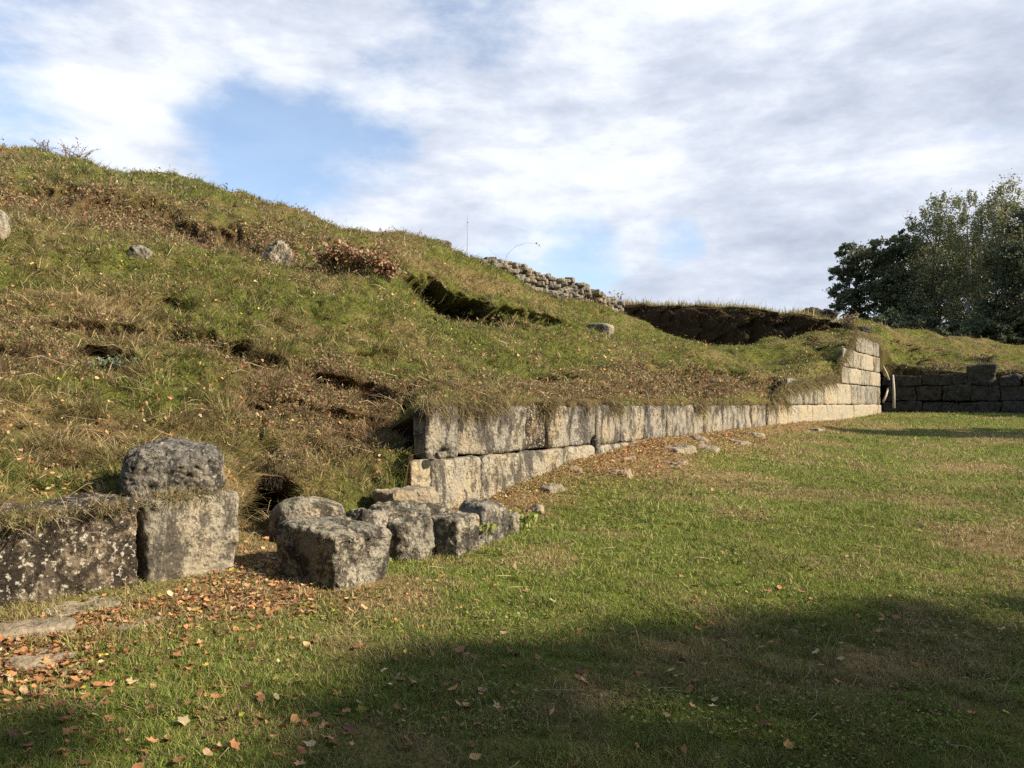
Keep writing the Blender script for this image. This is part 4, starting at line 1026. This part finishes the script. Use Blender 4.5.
px_tree('broadleaf_tree', 990, 46, 305, 60, [(-40, 0, 336, 24, 1.2, 12), (-10, 0, 330, 24, 1.2, 14), (20, 0, 332, 24, 1.2, 14), (45, 0, 336, 22, 1.2, 12)], 11000, .15, TG,
        'low dense thicket under the right half of the tree line', group=grp, trunk_r=.07)
px_tree('broadleaf_tree', 1090, 50, 180, 60, [(-15, 0, 235, 30, 2.4, 34), (15, 0, 270, 40, 3, 44), (-10, 0, 320, 40, 3, 24)], 9000, .2, TG, 'tree standing just outside the right edge of the picture', group=grp)

# trees on the near right, outside the frame: they throw the shade on the lawn
def shade_tree(gx, gy, h, lobes, nl, label, leaf=.13):
    """crown whose shadow centre falls at ground point (gx,gy)"""
    L = h / math.tan(SUN_EL); cx = gx + SUN_AZ[0] * L; cy = gy + SUN_AZ[1] * L; zb = float(lawn_z(cx, cy, False))
    cr = [(x, y, h + z, rx, ry, rz) for x, y, z, rx, ry, rz in lobes]
    make_tree('broadleaf_tree', (cx, cy, zb), h + 2.2, cr, nl, leaf, TG, label, trunk_r=.2, group='trees to the right of the camera')
big = [(0, -.3, 0, 1.7, 1.3, 1.2), (-2.5, .5, -.7, 1.3, 1.0, .8), (2.4, -.9, .7, 1.3, 1.1, .9), (.6, 1.3, 1.6, 1.0, .8, .7), (-1.1, -1.7, .3, 1.5, 1.2, 1.0), (.3, .3, 2.6, 1.0, .9, .7)]
shade_tree(3.6, 2.5, 15, big, 19000, 'leafy tree right of the camera, nearest the lawn centre', leaf=.17)
shade_tree(6.2, 3.2, 17, big, 17000, 'leafy tree right of the camera, second from the lawn', leaf=.17)
shade_tree(1.2, 1.5, 14, big, 9500, 'leafy tree right of and behind the camera', leaf=.16)
shade_tree(-2.4, 1.3, 17, big, 4500, 'tall thin leafy tree behind the camera to the right', leaf=.16)
shade_tree(8.8, 3.6, 16, big, 15000, 'leafy tree far right of the camera', leaf=.18)
shade_tree(-5.2, 1.2, 18, big, 3500, 'tall leafy tree farthest behind the camera', leaf=.16)
flat = [(0, 0, 0, 1.6, .8, 1.0), (1.6, -.1, .3, 1.6, .9, 1.0), (3.0, -.1, -.2, 1.4, 1.0, 1.0), (4.6, 0, .1, 1.4, 1.0, 1.0)]
shade_tree(10.2, 20.2, 7.0, flat, 26000, 'leafy tree beyond the right edge halfway along the lawn')
shade_tree(15.5, 20.0, 8.0, big, 16000, 'broad leafy tree beyond the right edge near the end wall')
shade_tree(18.5, 28.0, 8.0, flat + [(0, 1.2, 0, 1.5, 1.2, 1)], 14000, 'leafy tree beyond the right edge beside the end wall')

# trees added out of view behind the camera to block low sky light
for k, (x, y, h, lab) in enumerate([(-11, -7, 12, 'tall added sky-blocking tree behind the camera to the left'), (-4, -11, 13, 'tall added sky-blocking tree straight behind the camera'), (4, -10, 12, 'tall added sky-blocking tree behind the camera to the right'), (12, -8, 13, 'tall added sky-blocking tree far behind the camera to the right'), (-15, 1, 11, 'added sky-blocking tree out of view at the left behind the low wall')]):
    make_tree('broadleaf_tree', (x, y, -.3), h, [(a * 3.6, b * 3.6, 1.5 + c, 3.2, 3.2, 2.8) for a, b, c in ((0, 0, h - 4.5), (-1, 0, 3), (1, 0, 3), (-.9, .3, 6.2), (.9, -.2, 6.2), (0, .5, 2.5))], 14000, .38, TG, lab, trunk_r=.25, group='added sky-blocking trees behind the camera')
# ------------------------------------------------------------------ sky and light
def sdir(px, py):
    a = (px - 512) / F; b = (384 - py) / F
    v = Vector((a, CP - b * SP, SP + b * CP)); return v.normalized()
w = bpy.data.worlds.new('World'); scn.world = w; w.use_nodes = True
nt = w.node_tree; nt.nodes.clear(); N = NT(nt)
tc = N.n('ShaderNodeTexCoord'); dirv = tc.outputs['Generated']
skyn = N.n('ShaderNodeTexSky'); skyn.sky_type = 'NISHITA'; skyn.sun_disc = False; skyn.sun_elevation = SUN_EL
skyn.sun_rotation = math.atan2(SUN_AZ[0], SUN_AZ[1]); skyn.altitude = 800; skyn.air_density = 1.0; skyn.dust_density = .6
sep = N.n('ShaderNodeSeparateXYZ'); N.l(dirv, sep.inputs[0])
zc = N.math('ADD', N.math('MAXIMUM', sep.outputs[2], 0.0), .22)
cm = N.n('ShaderNodeCombineXYZ'); N.l(N.math('DIVIDE', sep.outputs[0], zc), cm.inputs[0]); N.l(N.math('DIVIDE', sep.outputs[1], zc), cm.inputs[1]); cm.inputs[2].default_value = 3.1
cp = cm.outputs[0]
mpg = N.n('ShaderNodeMapping'); mpg.inputs['Scale'].default_value = (1.0, 1.0, 2.1); mpg.inputs['Location'].default_value = (3.7, 1.3, .6); N.l(dirv, mpg.inputs['Vector']); cq = mpg.outputs[0]
n1 = N.noise(cq, 3.1, 14, .60, .12); n2 = N.noise(cq, 9.0, 12, .62, .1)
def gap(px, py, rad_deg):
    d = N.n('ShaderNodeVectorMath', operation='DOT_PRODUCT'); N.l(dirv, d.inputs[0]); d.inputs[1].default_value = sdir(px, py)
    return N.step(d.outputs['Value'], math.cos(R(rad_deg)), math.cos(R(rad_deg * .15)))
g = N.math('MULTIPLY', gap(300, 130, 10), .15)
for px, py, rd, a in ((225, 152, 5, .10), (380, 112, 6, .09), (290, 110, 5, .06), (40, 30, 12, .06), (440, 30, 8, .05), (585, 255, 4, .15), (680, 243, 2.5, .17)):
    g = N.math('ADD', g, N.math('MULTIPLY', gap(px, py, rd), a))
for px, py, rd, a in ((340, 40, 7, .15), (290, 20, 7, .08), (150, 130, 6, .06), (160, 70, 9, .13), (420, 180, 9, .12), (800, 80, 22, .14)):
    g = N.math('SUBTRACT', g, N.math('MULTIPLY', gap(px, py, rd), a))
cov = N.step(N.math('SUBTRACT', N.math('ADD', N.math('MULTIPLY', n1, .65), N.math('MULTIPLY', n2, .35)), g), .33, .56)
# fewer clouds overhead and behind
back = N.step(sep.outputs[1], -.2, .55)
cov = N.math('MULTIPLY', cov, N.math('ADD', N.math('MULTIPLY', back, .88), .12))
mps = N.n('ShaderNodeMapping'); mps.inputs['Scale'].default_value = (1.0, 1.0, 2.6); mps.inputs['Location'].default_value = (3.66, 1.3, .74); N.l(dirv, mps.inputs['Vector'])
shade = N.math('ADD', N.math('MULTIPLY', N.noise(mps.outputs[0], 3.4, 12, .6, .15), .65), N.math('MULTIPLY', N.noise(mps.outputs[0], 11, 10, .62, .1), .35))
shade = N.math('ADD', shade, N.math('MULTIPLY', gap(880, 170, 20), -.045))
ccol = N.ramp(shade, [(.32, (.24, .27, .33)), (.40, (.30, .33, .39)), (.47, (.36, .385, .44)), (.53, (.43, .45, .485)), (.62, (.49, .505, .525))])
SKY_K = N.n('ShaderNodeVectorMath', operation='SCALE'); N.l(skyn.outputs[0], SKY_K.inputs[0]); SKY_K.inputs['Scale'].default_value = 1.0
bg1 = N.n('ShaderNodeBackground'); bg1.inputs[1].default_value = .10; N.l(skyn.outputs[0], bg1.inputs[0])
bg2 = N.n('ShaderNodeBackground'); bg2.inputs[1].default_value = 1.0; N.l(ccol, bg2.inputs[0])
hz = N.math('ADD', N.math('MULTIPLY', cov, N.math('SUBTRACT', 1.0, N.math('MULTIPLY', back, .16))), N.math('MULTIPLY', back, .16))
mxs = N.n('ShaderNodeMixShader'); N.l(hz, mxs.inputs[0]); N.l(bg1.outputs[0], mxs.inputs[1]); N.l(bg2.outputs[0], mxs.inputs[2])
wo = N.n('ShaderNodeOutputWorld'); N.l(mxs.outputs[0], wo.inputs[0])

sl = bpy.data.lights.new('sun', 'SUN'); sl.energy = 5.0; sl.angle = R(.55); sl.color = (1.0, .88, .70)
so = bpy.data.objects.new('sun', sl); COL.objects.link(so)
sv = Vector((SUN_AZ[0] * math.cos(SUN_EL), SUN_AZ[1] * math.cos(SUN_EL), math.sin(SUN_EL)))
so.rotation_euler = sv.to_track_quat('Z', 'Y').to_euler(); so.location = (20, -10, 30)

cd = bpy.data.cameras.new('camera'); cam = bpy.data.objects.new('camera', cd); COL.objects.link(cam)
cd.sensor_width = 36; cd.lens = F * 36 / 1024; cd.clip_start = .05; cd.clip_end = 3000
cam.location = (0, 0, EYE); cam.rotation_euler = (math.pi / 2 + PT, 0, 0)
scn.camera = cam
scn.view_settings.view_transform = 'Standard'; scn.view_settings.look = 'None'; scn.view_settings.exposure = 1.12; scn.view_settings.gamma = 1
scn.cycles.use_denoising = False
scn.cycles.max_bounces = 5; scn.cycles.diffuse_bounces = 3; scn.cycles.transmission_bounces = 3; scn.cycles.transparent_max_bounces = 4
scn.cycles.use_adaptive_sampling = False
